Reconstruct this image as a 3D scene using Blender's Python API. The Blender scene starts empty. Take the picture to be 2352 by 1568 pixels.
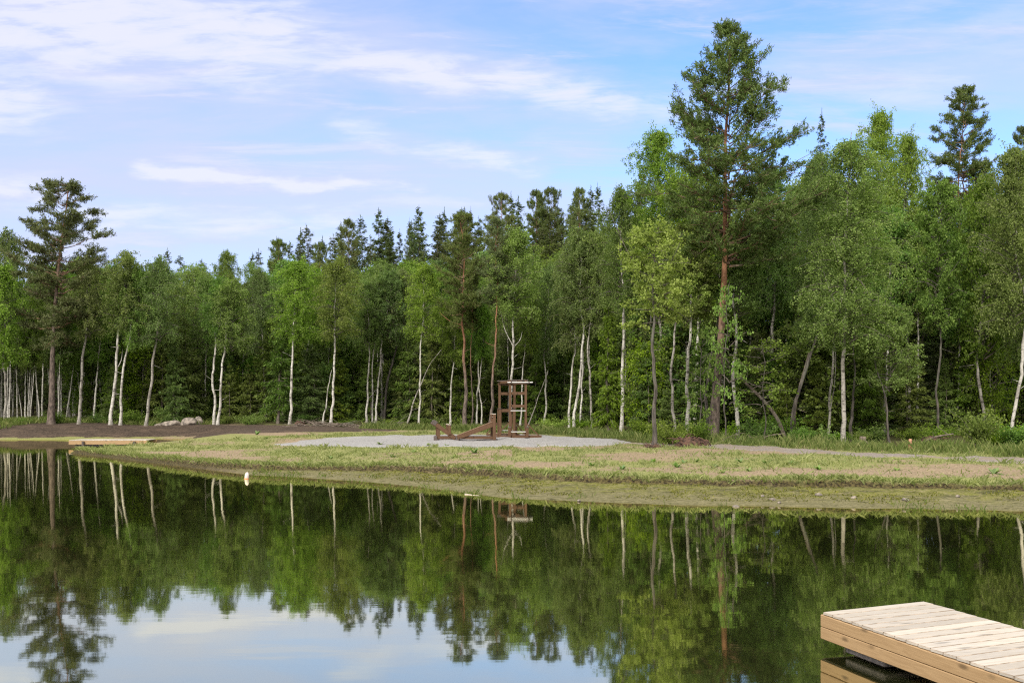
import bpy, math
import numpy as np
from mathutils import Vector

# ------------------------------------------------------------------ camera, world, sun, exposure
scene = bpy.context.scene
COL = scene.collection
R = math.radians
CAM_H = 2.42          # eye height above the water (m)
F = 2287.0            # focal length in pixels of a 2352 wide picture (35 mm lens)
UC, VH = 1176.0, 918.0

cam = bpy.data.cameras.new("camera")
cam.lens, cam.sensor_width = 35.0, 36.0
cam.shift_y = 134.0 / 2352.0
cam.clip_start, cam.clip_end = 0.1, 3000
camo = bpy.data.objects.new("camera", cam)
COL.objects.link(camo)
camo.location = (0, 0, CAM_H)
camo.rotation_euler = (R(90), 0, 0)
scene.camera = camo

vs = scene.view_settings
vs.view_transform, vs.look, vs.exposure, vs.gamma = 'Standard', 'None', 0.85, 1.0
vs.use_curve_mapping = False
scene.cycles.max_bounces = 6
scene.cycles.diffuse_bounces = 3
scene.cycles.glossy_bounces = 3
scene.cycles.transmission_bounces = 3
scene.cycles.use_denoising = False
scene.cycles.filter_width = 1.2
scene.cycles.sample_clamp_indirect = 4.0
scene.cycles.caustics_reflective = False

SUN_EL, SUN_AZ = R(37), R(205)     # azimuth clockwise from +Y: behind the camera, over the left shoulder
sun = bpy.data.lights.new("sun", 'SUN')
sun.energy, sun.angle, sun.color = 2.3, R(10), (1.0, 0.94, 0.84)
suno = bpy.data.objects.new("sun", sun)
COL.objects.link(suno)
sd = Vector((math.sin(SUN_AZ) * math.cos(SUN_EL), math.cos(SUN_AZ) * math.cos(SUN_EL), math.sin(SUN_EL)))
suno.rotation_euler = sd.to_track_quat('Z', 'Y').to_euler()


class NT:
    """small helper to write node trees"""
    def __init__(self, tree):
        self.t = tree
        self.L = tree.links

    def n(self, kind, **kw):
        nd = self.t.nodes.new(kind)
        for k, v in kw.items():
            setattr(nd, k, v)
        return nd

    def put(self, sock, val):
        if isinstance(val, bpy.types.NodeSocket):
            self.L.new(val, sock)
        elif val is not None:
            sock.default_value = val

    def m(self, op, a, b=None, c=None, clamp=False):
        nd = self.n('ShaderNodeMath', operation=op, use_clamp=clamp)
        self.put(nd.inputs[0], a)
        if b is not None: self.put(nd.inputs[1], b)
        if c is not None: self.put(nd.inputs[2], c)
        return nd.outputs[0]

    def mix(self, f, a, b, blend='MIX'):
        nd = self.n('ShaderNodeMix', data_type='RGBA', blend_type=blend)
        self.put(nd.inputs[0], f)
        self.put(nd.inputs[6], a if isinstance(a, bpy.types.NodeSocket) else (*a, 1))
        self.put(nd.inputs[7], b if isinstance(b, bpy.types.NodeSocket) else (*b, 1))
        return nd.outputs[2]

    def sm(self, x, a, b, to0=0.0, to1=1.0):
        nd = self.n('ShaderNodeMapRange', interpolation_type='SMOOTHSTEP')
        self.put(nd.inputs[0], x)
        nd.inputs[1].default_value, nd.inputs[2].default_value = a, b
        nd.inputs[3].default_value, nd.inputs[4].default_value = to0, to1
        return nd.outputs[0]

    def noise(self, vec, scale, detail=4, rough=0.55, dist=0.0):
        nd = self.n('ShaderNodeTexNoise')
        if vec is not None: self.put(nd.inputs['Vector'], vec)
        nd.inputs['Scale'].default_value = scale
        nd.inputs['Detail'].default_value = detail
        nd.inputs['Roughness'].default_value = rough
        nd.inputs['Distortion'].default_value = dist
        return nd.outputs[0]

    def mapping(self, vec, scale=(1, 1, 1), rot=(0, 0, 0), loc=(0, 0, 0)):
        nd = self.n('ShaderNodeMapping')
        self.put(nd.inputs[0], vec)
        nd.inputs[1].default_value, nd.inputs[2].default_value, nd.inputs[3].default_value = loc, rot, scale
        return nd.outputs[0]

    def ramp(self, f, stops):
        nd = self.n('ShaderNodeValToRGB')
        self.put(nd.inputs[0], f)
        el = nd.color_ramp.elements
        while len(el) < len(stops): el.new(0.5)
        for e, (p, c) in zip(el, stops):
            e.position, e.color = p, (*c, 1)
        return nd.outputs[0]


def build_world():
    w = bpy.data.worlds.new("World")
    scene.world = w
    w.use_nodes = True
    t = w.node_tree
    t.nodes.clear()
    N = NT(t)
    out = N.n('ShaderNodeOutputWorld')
    bg = N.n('ShaderNodeBackground')
    bg.inputs[1].default_value = 0.15
    t.links.new(bg.outputs[0], out.inputs[0])
    sky = N.n('ShaderNodeTexSky', sky_type='NISHITA')
    sky.sun_disc = False
    sky.sun_elevation, sky.sun_rotation = SUN_EL, SUN_AZ
    sky.air_density, sky.dust_density, sky.ozone_density = 1.0, 0.6, 2.2
    tc = N.n('ShaderNodeTexCoord')
    sep = N.n('ShaderNodeSeparateXYZ')
    t.links.new(tc.outputs['Generated'], sep.inputs[0])
    x, y, z = sep.outputs
    ya = N.m('MAXIMUM', N.m('ABSOLUTE', y), 0.12)
    p = N.m('DIVIDE', x, ya)
    q = N.m('DIVIDE', z, ya)
    cmb = N.n('ShaderNodeCombineXYZ')
    t.links.new(p, cmb.inputs[0]); t.links.new(q, cmb.inputs[1])
    pq = cmb.outputs[0]
    # wispy distortion of the whole cirrus field
    dn = N.m('SUBTRACT', N.noise(N.mapping(pq, (3, 7, 1)), 1.6, 5, 0.6), 0.5)
    dn2 = N.m('SUBTRACT', N.noise(N.mapping(pq, (6, 30, 1), (0, 0, R(-12))), 1.5, 5, 0.65), 0.5)
    qd = N.m('ADD', q, N.m('ADD', N.m('MULTIPLY', dn, 0.055), N.m('MULTIPLY', dn2, 0.020)))

    def P(u, v): return ((u - UC) / F, (VH - v) / F)

    mask = None
    streaks = [((-300, -10), (260, 30), 85, 0.95), ((260, 30), (600, 95), 60, 0.85), ((600, 95), (900, 150), 30, 0.75),
               ((900, 150), (1180, 185), 24, 0.8), ((1180, 185), (1420, 245), 24, 0.75), ((1420, 245), (1580, 262), 22, 0.5),
               ((330, 393), (560, 402), 11, 0.75), ((560, 402), (960, 436), 9, 0.7),
               ((780, 290), (960, 345), 13, 0.5), ((960, 345), (1220, 388), 13, 0.65),
               ((520, 480), (1100, 476), 11, 0.35), ((200, 505), (760, 520), 20, 0.5),
               ((-200, 250), (30, 240), 45, 0.7), ((-100, 430), (90, 440), 25, 0.5),
               ((1250, 320), (1360, 330), 12, 0.3), ((1850, 190), (2150, 215), 50, 0.35), ((2150, 40), (2500, 90), 70, 0.3)]
    tex = N.noise(N.mapping(pq, (5, 26, 1), (0, 0, R(-10))), 2.2, 6, 0.62, 0.3)
    texm = N.sm(tex, 0.27, 0.70, 0.22, 1.25)
    for (a, b, wd, st) in streaks:
        (ax, ay), (bx, by) = P(*a), P(*b)
        dx, dy = bx - ax, by - ay
        l2 = dx * dx + dy * dy
        px = N.m('SUBTRACT', p, ax); py = N.m('SUBTRACT', qd, ay)
        tt = N.m('ADD', N.m('MULTIPLY', px, dx / l2), N.m('MULTIPLY', py, dy / l2), clamp=True)
        ex = N.m('SUBTRACT', px, N.m('MULTIPLY', tt, dx)); ey = N.m('SUBTRACT', py, N.m('MULTIPLY', tt, dy))
        d = N.m('SQRT', N.m('ADD', N.m('MULTIPLY', N.m('MULTIPLY', ex, ex), 0.35), N.m('MULTIPLY', ey, ey)))
        s = N.sm(d, 0.0, 3.3 * wd / F, 0.92 * st, 0.0)
        mask = s if mask is None else N.m('MAXIMUM', mask, s)
    mask = N.m('MULTIPLY', mask, texm)
    veil = N.noise(N.mapping(pq, (1.6, 7, 1), (0, 0, R(-9)), (3.1, 1.7, 0)), 1.7, 7, 0.6, 0.4)
    veil = N.sm(veil, 0.36, 0.66, 0.0, 0.95)
    low = N.sm(q, 0.06, 0.34, 0.48, 0.0)                   # more veil low over the trees
    left = N.sm(p, -0.60, 0.30, 0.50, 0.0)
    streak = mask
    inv = N.m('MULTIPLY', N.m('SUBTRACT', N.sm(N.m('ADD', p, q), 0.0, 0.45, 0.84, 0.98), N.m('MULTIPLY', veil, 0.50)), N.m('MULTIPLY', N.m('SUBTRACT', 1.0, low), N.m('SUBTRACT', 1.0, left)))
    inv = N.m('MULTIPLY', inv, N.m('SUBTRACT', 1.0, N.m('MULTIPLY', streak, 1.0, clamp=True)))
    wisp = N.noise(N.mapping(pq, (2.2, 20, 1), (0, 0, R(-11)), (7.3, 2.2, 0)), 1.9, 8, 0.66, 0.6)
    wisp = N.sm(N.m('ADD', wisp, N.m('MULTIPLY', dn, 0.5)), 0.47, 0.72, 0.0, 0.55)
    inv = N.m('MULTIPLY', inv, N.m('SUBTRACT', 1.0, wisp))
    streak = N.m('MAXIMUM', streak, N.m('MULTIPLY', wisp, 0.55))
    mask = N.m('MINIMUM', N.m('SUBTRACT', 1.0, inv), 0.93)
    skyc = N.mix(1.0, sky.outputs[0], (0.60, 0.75, 1.02), 'MULTIPLY')
    cc = N.mix(N.sm(streak, 0.06, 0.62), (2.60, 2.71, 3.62), (3.24, 3.26, 3.80))
    # closed pale overcast overhead and behind the camera
    high = N.m('MAXIMUM', N.sm(q, 0.50, 0.95), N.sm(y, 0.35, -0.05))
    mask = N.m('MAXIMUM', mask, high)
    cc = N.mix(high, cc, (6.6, 6.3, 5.9))
    col = N.mix(mask, skyc, cc)
    t.links.new(col, bg.inputs[0])


build_world()

# ------------------------------------------------------------------ helpers
rng = np.random.RandomState(7)


def px(u, v, D):
    """point seen at picture position (u, v) (2352 x 1568) at distance D"""
    return np.array([(u - UC) / F * D, D, CAM_H - (v - VH) / F * D])


def _lattice(seed):
    return np.random.RandomState(seed).rand(257, 257)


_LAT = {}


def vnoise(x, y, scale, seed=0, octaves=3):
    if seed not in _LAT: _LAT[seed] = _lattice(seed)
    T = _LAT[seed]
    out, amp, tot = 0, 1.0, 0
    for o in range(octaves):
        a, b = np.asarray(x) * scale * 2 ** o + 37.1 * o, np.asarray(y) * scale * 2 ** o + 11.7 * o
        i, j = np.floor(a).astype(int), np.floor(b).astype(int)
        fx, fy = a - i, b - j
        fx, fy = fx * fx * (3 - 2 * fx), fy * fy * (3 - 2 * fy)
        i, j = i % 256, j % 256
        v = (T[i, j] * (1 - fx) + T[i + 1, j] * fx) * (1 - fy) + (T[i, j + 1] * (1 - fx) + T[i + 1, j + 1] * fx) * fy
        out = out + amp * v; tot += amp; amp *= 0.5
    return out / tot


def sstep(x, a, b):
    t = np.clip((np.asarray(x) - a) / (b - a), 0, 1)
    return t * t * (3 - 2 * t)


def mesh_np(name, V, Q, mats, midx=None, smooth=True, attrs=None):
    V = np.asarray(V, np.float32).reshape(-1, 3); Q = np.asarray(Q, np.int32).reshape(-1, 4)
    me = bpy.data.meshes.new(name)
    me.vertices.add(len(V)); me.vertices.foreach_set('co', V.ravel())
    me.loops.add(Q.size); me.loops.foreach_set('vertex_index', Q.ravel())
    me.polygons.add(len(Q))
    me.polygons.foreach_set('loop_start', np.arange(0, Q.size, 4, dtype=np.int32))
    me.polygons.foreach_set('loop_total', np.full(len(Q), 4, np.int32))
    for m_ in mats: me.materials.append(m_)
    if midx is not None: me.polygons.foreach_set('material_index', np.asarray(midx, np.int32))
    me.polygons.foreach_set('use_smooth', np.full(len(Q), bool(smooth)))
    for k, arr in (attrs or {}).items():
        at = me.attributes.new(k, 'FLOAT', 'POINT')
        at.data.foreach_set('value', np.asarray(arr, np.float32))
    me.update(calc_edges=True)
    return me


def link(name, me, parent=None, loc=None):
    o = bpy.data.objects.new(name, me)
    COL.objects.link(o)
    if parent is not None: o.parent = parent
    if loc is not None: o.location = loc
    return o


def tag(o, label=None, cat=None, group=None, kind=None):
    if label: o['label'] = label
    if cat: o['category'] = cat
    if group: o['group'] = group
    if kind: o['kind'] = kind
    return o


def empty(name, loc, rz=0.0):
    o = bpy.data.objects.new(name, None)
    COL.objects.link(o)
    o.empty_display_size = 0.2
    o.location = [float(c) for c in loc]; o.rotation_euler = (0, 0, rz)
    return o


def copy_tree(o, parent=None):
    c = o.copy(); COL.objects.link(c); c.parent = parent
    for ch in o.children: copy_tree(ch, c)
    return c


class Acc:
    """collects quads of several materials"""
    def __init__(self):
        self.V, self.Q, self.M, self.n = [], [], [], 0

    def add(self, V, Q, m=0):
        V = np.asarray(V, float).reshape(-1, 3); Q = np.asarray(Q, int).reshape(-1, 4)
        self.V.append(V); self.Q.append(Q + self.n); self.M.append(np.full(len(Q), m, int)); self.n += len(V)

    def tube(self, pts, rad, k=6, m=0):
        pts = np.asarray(pts, float); n = len(pts)
        rad = np.broadcast_to(np.asarray(rad, float), (n,))
        T = np.gradient(pts, axis=0); T /= np.linalg.norm(T, axis=1)[:, None] + 1e-9
        ref = np.array([1.0, 0, 0]) if abs(T[0][0]) < 0.8 else np.array([0, 1.0, 0])
        A = np.cross(T, ref); A /= np.linalg.norm(A, axis=1)[:, None] + 1e-9
        B = np.cross(T, A)
        th = np.arange(k) / k * 2 * math.pi
        ring = A[:, None, :] * np.cos(th)[None, :, None] + B[:, None, :] * np.sin(th)[None, :, None]
        V = pts[:, None, :] + ring * rad[:, None, None]
        i = np.arange(n - 1)[:, None] * k; j = np.arange(k)[None, :]; j2 = (j + 1) % k
        Q = np.stack([i + j, i + j2, i + k + j2, i + k + j], -1)
        self.add(V, Q, m)

    def leaves(self, C, L, W, m=1, rs=None, axis=None, axis_w=0.0):
        """rhombic leaf blades at centres C with random attitudes"""
        rs = rs or rng
        n = len(C)
        if n == 0: return
        A = rs.normal(size=(n, 3))
        A /= np.linalg.norm(A, axis=1)[:, None]
        if axis is not None: A = A * (1 - axis_w) + np.asarray(axis) * axis_w
        A /= np.linalg.norm(A, axis=1)[:, None] + 1e-9
        B = np.cross(A, rs.normal(size=(n, 3))); B /= np.linalg.norm(B, axis=1)[:, None] + 1e-9
        L = np.broadcast_to(L, (n,))[:, None]; W = np.broadcast_to(W, (n,))[:, None]
        s = rs.uniform(0.7, 1.3, (n, 1))
        V = np.stack([C - A * L * s / 2, C + B * W * s / 2, C + A * L * s / 2, C - B * W * s / 2], 1)
        Q = np.arange(4 * n).reshape(n, 4)
        self.add(V, Q, m)

    def box(self, c, size, m=0, rot=None, bev=0.0):
        """box at centre c; rot 3x3 matrix"""
        h = np.asarray(size, float) / 2
        b = min(bev, 0.45 * h.min())
        sg = np.array([[x, y, z] for x in (-1, 1) for y in (-1, 1) for z in (-1, 1)], float)
        if b > 0:
            # chamfered box: each face inset
            V, Q = [], []
            for ax in range(3):
                o1, o2 = (ax + 1) % 3, (ax + 2) % 3
                for s in (-1, 1):
                    idx = []
                    for (a1, a2) in ((-1, -1), (1, -1), (1, 1), (-1, 1)):
                        v = np.zeros(3); v[ax] = s * h[ax]; v[o1] = a1 * (h[o1] - b); v[o2] = a2 * (h[o2] - b)
                        idx.append(len(V)); V.append(v)
                    Q.append(idx if s > 0 else idx[::-1])
            def fid(ax, s): return (ax * 2 + (1 if s > 0 else 0)) * 4
            def vid(ax, s, sv):
                o1, o2 = (ax + 1) % 3, (ax + 2) % 3
                k = {(-1, -1): 0, (1, -1): 1, (1, 1): 2, (-1, 1): 3}[(sv[o1], sv[o2])]
                return fid(ax, s) + k
            for ax in range(3):                       # edge strips parallel to ax
                o1, o2 = (ax + 1) % 3, (ax + 2) % 3
                for s1 in (-1, 1):
                    for s2 in (-1, 1):
                        sv = {ax: 0, o1: s1, o2: s2}
                        lo, hi = dict(sv), dict(sv); lo[ax], hi[ax] = -1, 1
                        q = [vid(o1, s1, lo), vid(o1, s1, hi), vid(o2, s2, hi), vid(o2, s2, lo)]
                        Q.append(q if s1 * s2 > 0 else q[::-1])
            V = np.array(V)
        else:
            V = sg * h
            Q = [[0, 1, 3, 2], [4, 6, 7, 5], [0, 4, 5, 1], [2, 3, 7, 6], [0, 2, 6, 4], [1, 5, 7, 3]]
        if rot is not None: V = V @ np.asarray(rot).T
        self.add(V + np.asarray(c, float), Q, m)

    def beam(self, a, b, w, h, m=0, bev=0.006, up=(0, 0, 1)):
        """timber from a to b, w across, h along the up side"""
        a, b = np.asarray(a, float), np.asarray(b, float)
        d = b - a; L = np.linalg.norm(d); d /= L
        s = np.cross(d, np.asarray(up, float)); s /= np.linalg.norm(s)
        u = np.cross(s, d)
        self.box((a + b) / 2, (L, w, h), m, np.stack([d, s, u], 1), bev)

    def mesh(self, name, mats, smooth=True):
        return mesh_np(name, np.concatenate(self.V), np.concatenate(self.Q), mats, np.concatenate(self.M), smooth)

    def build(self, name, mats, parent=None, loc=None, smooth=True):
        return link(name, self.mesh(name, mats if isinstance(mats, (list, tuple)) else [mats], smooth), parent, loc)


# ------------------------------------------------------------------ materials
def mat(name):
    m_ = bpy.data.materials.new(name)
    m_.use_nodes = True
    t = m_.node_tree
    N = NT(t)
    b = t.nodes['Principled BSDF']
    return m_, N, b


def bump(N, b, h, strength=0.3, dist=0.02):
    nd = N.n('ShaderNodeBump')
    nd.inputs['Strength'].default_value, nd.inputs['Distance'].default_value = strength, dist
    N.L.new(h, nd.inputs['Height']); N.L.new(nd.outputs[0], b.inputs['Normal'])


def leaf_mat(name, dark, mid, light, trans=0.35, vary=0.25, rough=0.65):
    m_, N, b = mat(name)
    geo = N.n('ShaderNodeNewGeometry'); oi = N.n('ShaderNodeObjectInfo')
    tc = N.n('ShaderNodeTexCoord')
    clump = N.noise(tc.outputs['Object'], 0.9, 2)
    f = N.m('ADD', N.m('MULTIPLY', geo.outputs['Random Per Island'], 0.75), N.m('MULTIPLY', N.m('SUBTRACT', clump, 0.4), 0.9))
    c = N.ramp(f, [(0.0, dark), (0.5, mid), (1.0, light)])
    hs = N.n('ShaderNodeHueSaturation')
    N.put(hs.inputs['Color'], c)
    rnd = oi.outputs['Random']
    N.put(hs.inputs['Hue'], N.m('ADD', 0.5, N.m('MULTIPLY', N.m('SUBTRACT', rnd, 0.5), 0.045)))
    N.put(hs.inputs['Value'], N.m('ADD', 1.0, N.m('MULTIPLY', N.m('SUBTRACT', N.m('FRACT', N.m('MULTIPLY', rnd, 7.3)), 0.5), 2 * vary)))
    N.put(hs.inputs['Saturation'], N.m('ADD', 0.95, N.m('MULTIPLY', N.m('SUBTRACT', N.m('FRACT', N.m('MULTIPLY', rnd, 3.7)), 0.5), 0.25)))
    c = hs.outputs[0]
    N.L.new(c, b.inputs['Base Color'])
    b.inputs['Roughness'].default_value = rough
    b.inputs['Specular IOR Level'].default_value = 0.14
    tr = N.n('ShaderNodeBsdfTranslucent')
    N.L.new(N.mix(1.0, c, (1.15, 1.34, 0.58), 'MULTIPLY'), tr.inputs[0])
    mx = N.n('ShaderNodeMixShader'); mx.inputs[0].default_value = trans
    N.L.new(b.outputs[0], mx.inputs[1]); N.L.new(tr.outputs[0], mx.inputs[2])
    N.L.new(mx.outputs[0], N.t.nodes['Material Output'].inputs[0])
    return m_


def bark_birch(name, light=(0.47, 0.45, 0.415), grey=(0.22, 0.205, 0.18), amount=0.7):
    m_, N, b = mat(name)
    tc = N.n('ShaderNodeTexCoord'); o = tc.outputs['Object']
    n1 = N.noise(N.mapping(o, (3.0, 3.0, 8.5)), 1.0, 5, 0.75)
    n2 = N.noise(N.mapping(o, (3, 3, 1.1)), 1.0, 4, 0.6)
    n3 = N.noise(N.mapping(o, (5, 5, 34)), 1.0, 2, 0.5)
    base = N.mix(N.sm(n2, 0.42, 0.64), light, grey)
    c = N.mix(N.sm(n1, 0.58 - 0.07 * amount, 0.61), base, (0.045, 0.04, 0.035))
    c = N.mix(N.sm(n3, 0.64, 0.72, 0, 0.7), c, (0.09, 0.075, 0.06))
    N.L.new(c, b.inputs['Base Color']); b.inputs['Roughness'].default_value = 0.8
    bump(N, b, n1, 0.3, 0.02)
    return m_


def bark_plain(name, a, c2, scale=(9, 9, 2.0)):
    m_, N, b = mat(name)
    tc = N.n('ShaderNodeTexCoord'); o = tc.outputs['Object']
    n = N.noise(N.mapping(o, scale), 1.0, 5, 0.65)
    n2 = N.noise(o, 0.8, 3)
    c = N.mix(N.sm(n, 0.35, 0.65), a, c2)
    c = N.mix(N.sm(n2, 0.45, 0.7, 0, 0.5), c, (0.13, 0.14, 0.11))
    N.L.new(c, b.inputs['Base Color']); b.inputs['Roughness'].default_value = 0.9
    bump(N, b, n, 0.7, 0.05)
    return m_


def bark_pine(name, z0, z1):
    """grey plated bark low down, thin orange bark on the upper stem"""
    m_, N, b = mat(name)
    tc = N.n('ShaderNodeTexCoord'); o = tc.outputs['Object']
    sp = N.n('ShaderNodeSeparateXYZ'); N.L.new(o, sp.inputs[0])
    n = N.noise(N.mapping(o, (10, 10, 3.0)), 1.0, 5, 0.65)
    n2 = N.noise(o, 1.3, 3)
    low = N.mix(N.sm(n, 0.38, 0.62), (0.045, 0.033, 0.028), (0.15, 0.115, 0.095))
    hi = N.mix(N.sm(n, 0.35, 0.65), (0.15, 0.066, 0.034), (0.30, 0.145, 0.078))
    f = N.sm(N.m('ADD', sp.outputs[2], N.m('MULTIPLY', N.m('SUBTRACT', n2, 0.5), 4.0)), z0, z1)
    N.L.new(N.mix(f, low, hi), b.inputs['Base Color']); b.inputs['Roughness'].default_value = 0.9
    bump(N, b, n, 0.8, 0.05)
    return m_


def wood_mat(name, a, c2, knots=True, grey=0.0, axis=0, gloss=0.6, kscale=2.2):
    """sawn timber: grain along the object's local axis, knots, weathering"""
    m_, N, b = mat(name)
    tc = N.n('ShaderNodeTexCoord'); o = tc.outputs['Object']
    geo = N.n('ShaderNodeNewGeometry')
    off = N.n('ShaderNodeCombineXYZ')
    N.put(off.inputs[0], N.m('MULTIPLY', geo.outputs['Random Per Island'], 17.0))
    N.put(off.inputs[2], N.m('MULTIPLY', geo.outputs['Random Per Island'], 5.0))
    va = N.n('ShaderNodeVectorMath', operation='ADD')
    N.L.new(o, va.inputs[0]); N.L.new(off.outputs[0], va.inputs[1])
    s = [11.0, 11.0, 11.0]; s[axis] = 0.75
    v = N.mapping(va.outputs[0], s)
    n1 = N.noise(v, 1.0, 3, 0.5, 0.6)
    rings = N.m('FRACT', N.m('MULTIPLY', n1, 9.0))
    rr = N.m('ABSOLUTE', N.m('SUBTRACT', rings, 0.5))
    s2 = [60.0, 60.0, 60.0]; s2[axis] = 2.0
    fine = N.noise(N.mapping(va.outputs[0], s2), 1.0, 3, 0.6)
    c = N.mix(N.m('ADD', N.m('MULTIPLY', rr, 0.9), N.m('MULTIPLY', fine, 0.35)), a, c2)
    if knots:
        vo = N.n('ShaderNodeTexVoronoi', feature='F1')
        ks = [7.0, 7.0, 7.0]; ks[axis] = 2.2
        if isinstance(kscale, tuple): ks = kscale
        N.put(vo.inputs['Vector'], N.mapping(va.outputs[0], ks)); vo.inputs['Scale'].default_value = 1.0
        kd = N.m('ADD', vo.outputs['Distance'], N.m('MULTIPLY', N.m('SUBTRACT', fine, 0.5), 0.12))
        dk = tuple(0.38 * k for k in a)
        c = N.mix(N.sm(kd, 0.06, 0.24, 0.8, 0.0), c, dk)
    pn = N.m('ADD', 0.80, N.m('MULTIPLY', geo.outputs['Random Per Island'], 0.34))
    cb = N.n('ShaderNodeCombineColor')
    for i in range(3): N.put(cb.inputs[i], pn)
    c = N.mix(1.0, c, cb.outputs[0], 'MULTIPLY')
    if grey > 0:
        st = N.noise(N.mapping(o, (2, 2, 2)), 1.0, 5, 0.65)
        c = N.mix(N.sm(st, 0.42, 0.75, 0, grey), c, (0.36, 0.34, 0.33))
    N.L.new(c, b.inputs['Base Color']); b.inputs['Roughness'].default_value = gloss
    b.inputs['Specular IOR Level'].default_value = 0.3
    bump(N, b, fine, 0.15, 0.003)
    return m_


def simple(name, col, rough=0.6, metal=0.0, nscale=None, col2=None):
    m_, N, b = mat(name)
    b.inputs['Roughness'].default_value = rough; b.inputs['Metallic'].default_value = metal
    if nscale:
        tc = N.n('ShaderNodeTexCoord')
        n = N.noise(tc.outputs['Object'], nscale, 5, 0.6)
        N.L.new(N.mix(N.sm(n, 0.35, 0.65), col, col2), b.inputs['Base Color'])
        bump(N, b, n, 0.4, 0.03)
    else:
        b.inputs['Base Color'].default_value = (*col, 1)
    return m_


M = {}
M['leaf_birch'] = leaf_mat('birch leaves', (0.062, 0.110, 0.020), (0.148, 0.230, 0.044), (0.270, 0.365, 0.090), 0.47)
M['leaf_grey'] = leaf_mat('grey green birch leaves', (0.066, 0.102, 0.022), (0.154, 0.216, 0.052), (0.285, 0.348, 0.104), 0.45)
M['leaf_bright'] = leaf_mat('fresh alder leaves', (0.085, 0.135, 0.018), (0.190, 0.280, 0.045), (0.310, 0.410, 0.095), 0.45)
M['leaf_bush'] = leaf_mat('shrub leaves', (0.052, 0.100, 0.011), (0.130, 0.215, 0.026), (0.255, 0.355, 0.058), 0.45)
M['needle_pine'] = leaf_mat('pine needles', (0.040, 0.060, 0.016), (0.100, 0.140, 0.038), (0.190, 0.235, 0.080), 0.28, 0.15, 0.45)
M['needle_spruce'] = leaf_mat('spruce needles', (0.022, 0.036, 0.009), (0.068, 0.096, 0.024), (0.140, 0.175, 0.052), 0.25, 0.25, 0.5)
M['needle_young'] = leaf_mat('young spruce needles', (0.040, 0.068, 0.009), (0.110, 0.165, 0.026), (0.220, 0.290, 0.052), 0.32, 0.25, 0.5)
M['bark_birch'] = bark_birch('white birch bark')
M['bark_birch_grey'] = bark_birch('greyed birch bark', (0.30, 0.28, 0.25), (0.15, 0.135, 0.115), 1.0)
M['bark_dark'] = bark_plain('dark alder bark', (0.030, 0.025, 0.022), (0.115, 0.098, 0.085))
M['bark_spruce'] = bark_plain('spruce bark', (0.045, 0.034, 0.027), (0.14, 0.115, 0.095))
M['bark_pine'] = bark_pine('scots pine bark', 3.0, 8.0)
M['bark_pine_dark'] = bark_pine('dark pine bark', 7.0, 15.0)
M['bark_pine_red'] = bark_pine('orange pine bark', 2.5, 6.5)
M['twig'] = bark_plain('twigs', (0.04, 0.032, 0.026), (0.12, 0.10, 0.085))
M['twig_pine'] = bark_plain('pine boughs', (0.09, 0.05, 0.03), (0.20, 0.12, 0.075))
M['deadwood'] = bark_plain('dead wood', (0.07, 0.052, 0.04), (0.20, 0.16, 0.13))
M['deadwood_pale'] = simple('pale driftwood', (0.26, 0.22, 0.18), 0.9, 0, 8, (0.44, 0.39, 0.33))
M['gym_wood'] = wood_mat('brown stained timber', (0.062, 0.030, 0.014), (0.125, 0.066, 0.033), True, 0.0, 2, 0.6)
M['gym_wood_light'] = wood_mat('paler brown timber', (0.19, 0.118, 0.076), (0.28, 0.185, 0.125), False, 0.0, 0, 0.6)  # paler brown tone for the top face of the backboard
M['end_grain'] = simple('pale cut timber top', (0.62, 0.56, 0.48), 0.7)
M['gym_dark'] = simple('dark timber foot', (0.055, 0.042, 0.038), 0.8, 0, 20, (0.10, 0.08, 0.072))
M['steel'] = simple('brushed steel', (0.62, 0.615, 0.60), 0.35, 0.25)
M['deck'] = wood_mat('pale weathered decking', (0.335, 0.295, 0.245), (0.50, 0.460, 0.405), True, 0.35, 0, 0.7, (2.2, 7.5, 0.4))
M['deck_edge'] = simple('plank edge grime and gap shade', (0.18, 0.14, 0.105), 0.85, 0, 9, (0.36, 0.30, 0.245))  # dark edge colour: some grime, plus the shade of the plank gaps painted in
M['fascia'] = wood_mat('fresh pine fascia', (0.285, 0.182, 0.092), (0.405, 0.275, 0.148), True, 0.0, 0, 0.55, (3.0, 0.4, 7.5))
M['float'] = simple('grey float', (0.13, 0.115, 0.115), 0.8, 0, 30, (0.25, 0.22, 0.215))
M['rock'] = simple('granite', (0.10, 0.085, 0.075), 0.85, 0, 5.0, (0.30, 0.255, 0.215))
M['buoy'] = simple('white plastic', (0.66, 0.57, 0.53), 0.5)
M['buoy_base'] = simple('orange plastic', (0.62, 0.26, 0.12), 0.45)
M['root'] = simple('peaty roots', (0.030, 0.017, 0.012), 0.95, 0, 7, (0.11, 0.058, 0.038))
M['grass_lawn'] = leaf_mat('lawn grass', (0.12, 0.142, 0.045), (0.215, 0.235, 0.082), (0.36, 0.36, 0.155), 0.35, 0.0)
M['grass_tall'] = leaf_mat('tall grass', (0.06, 0.085, 0.018), (0.13, 0.165, 0.042), (0.26, 0.25, 0.10), 0.35, 0.0)
M['weed'] = leaf_mat('weed leaves', (0.10, 0.17, 0.05), (0.17, 0.26, 0.08), (0.24, 0.33, 0.11), 0.4, 0.1)

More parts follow.
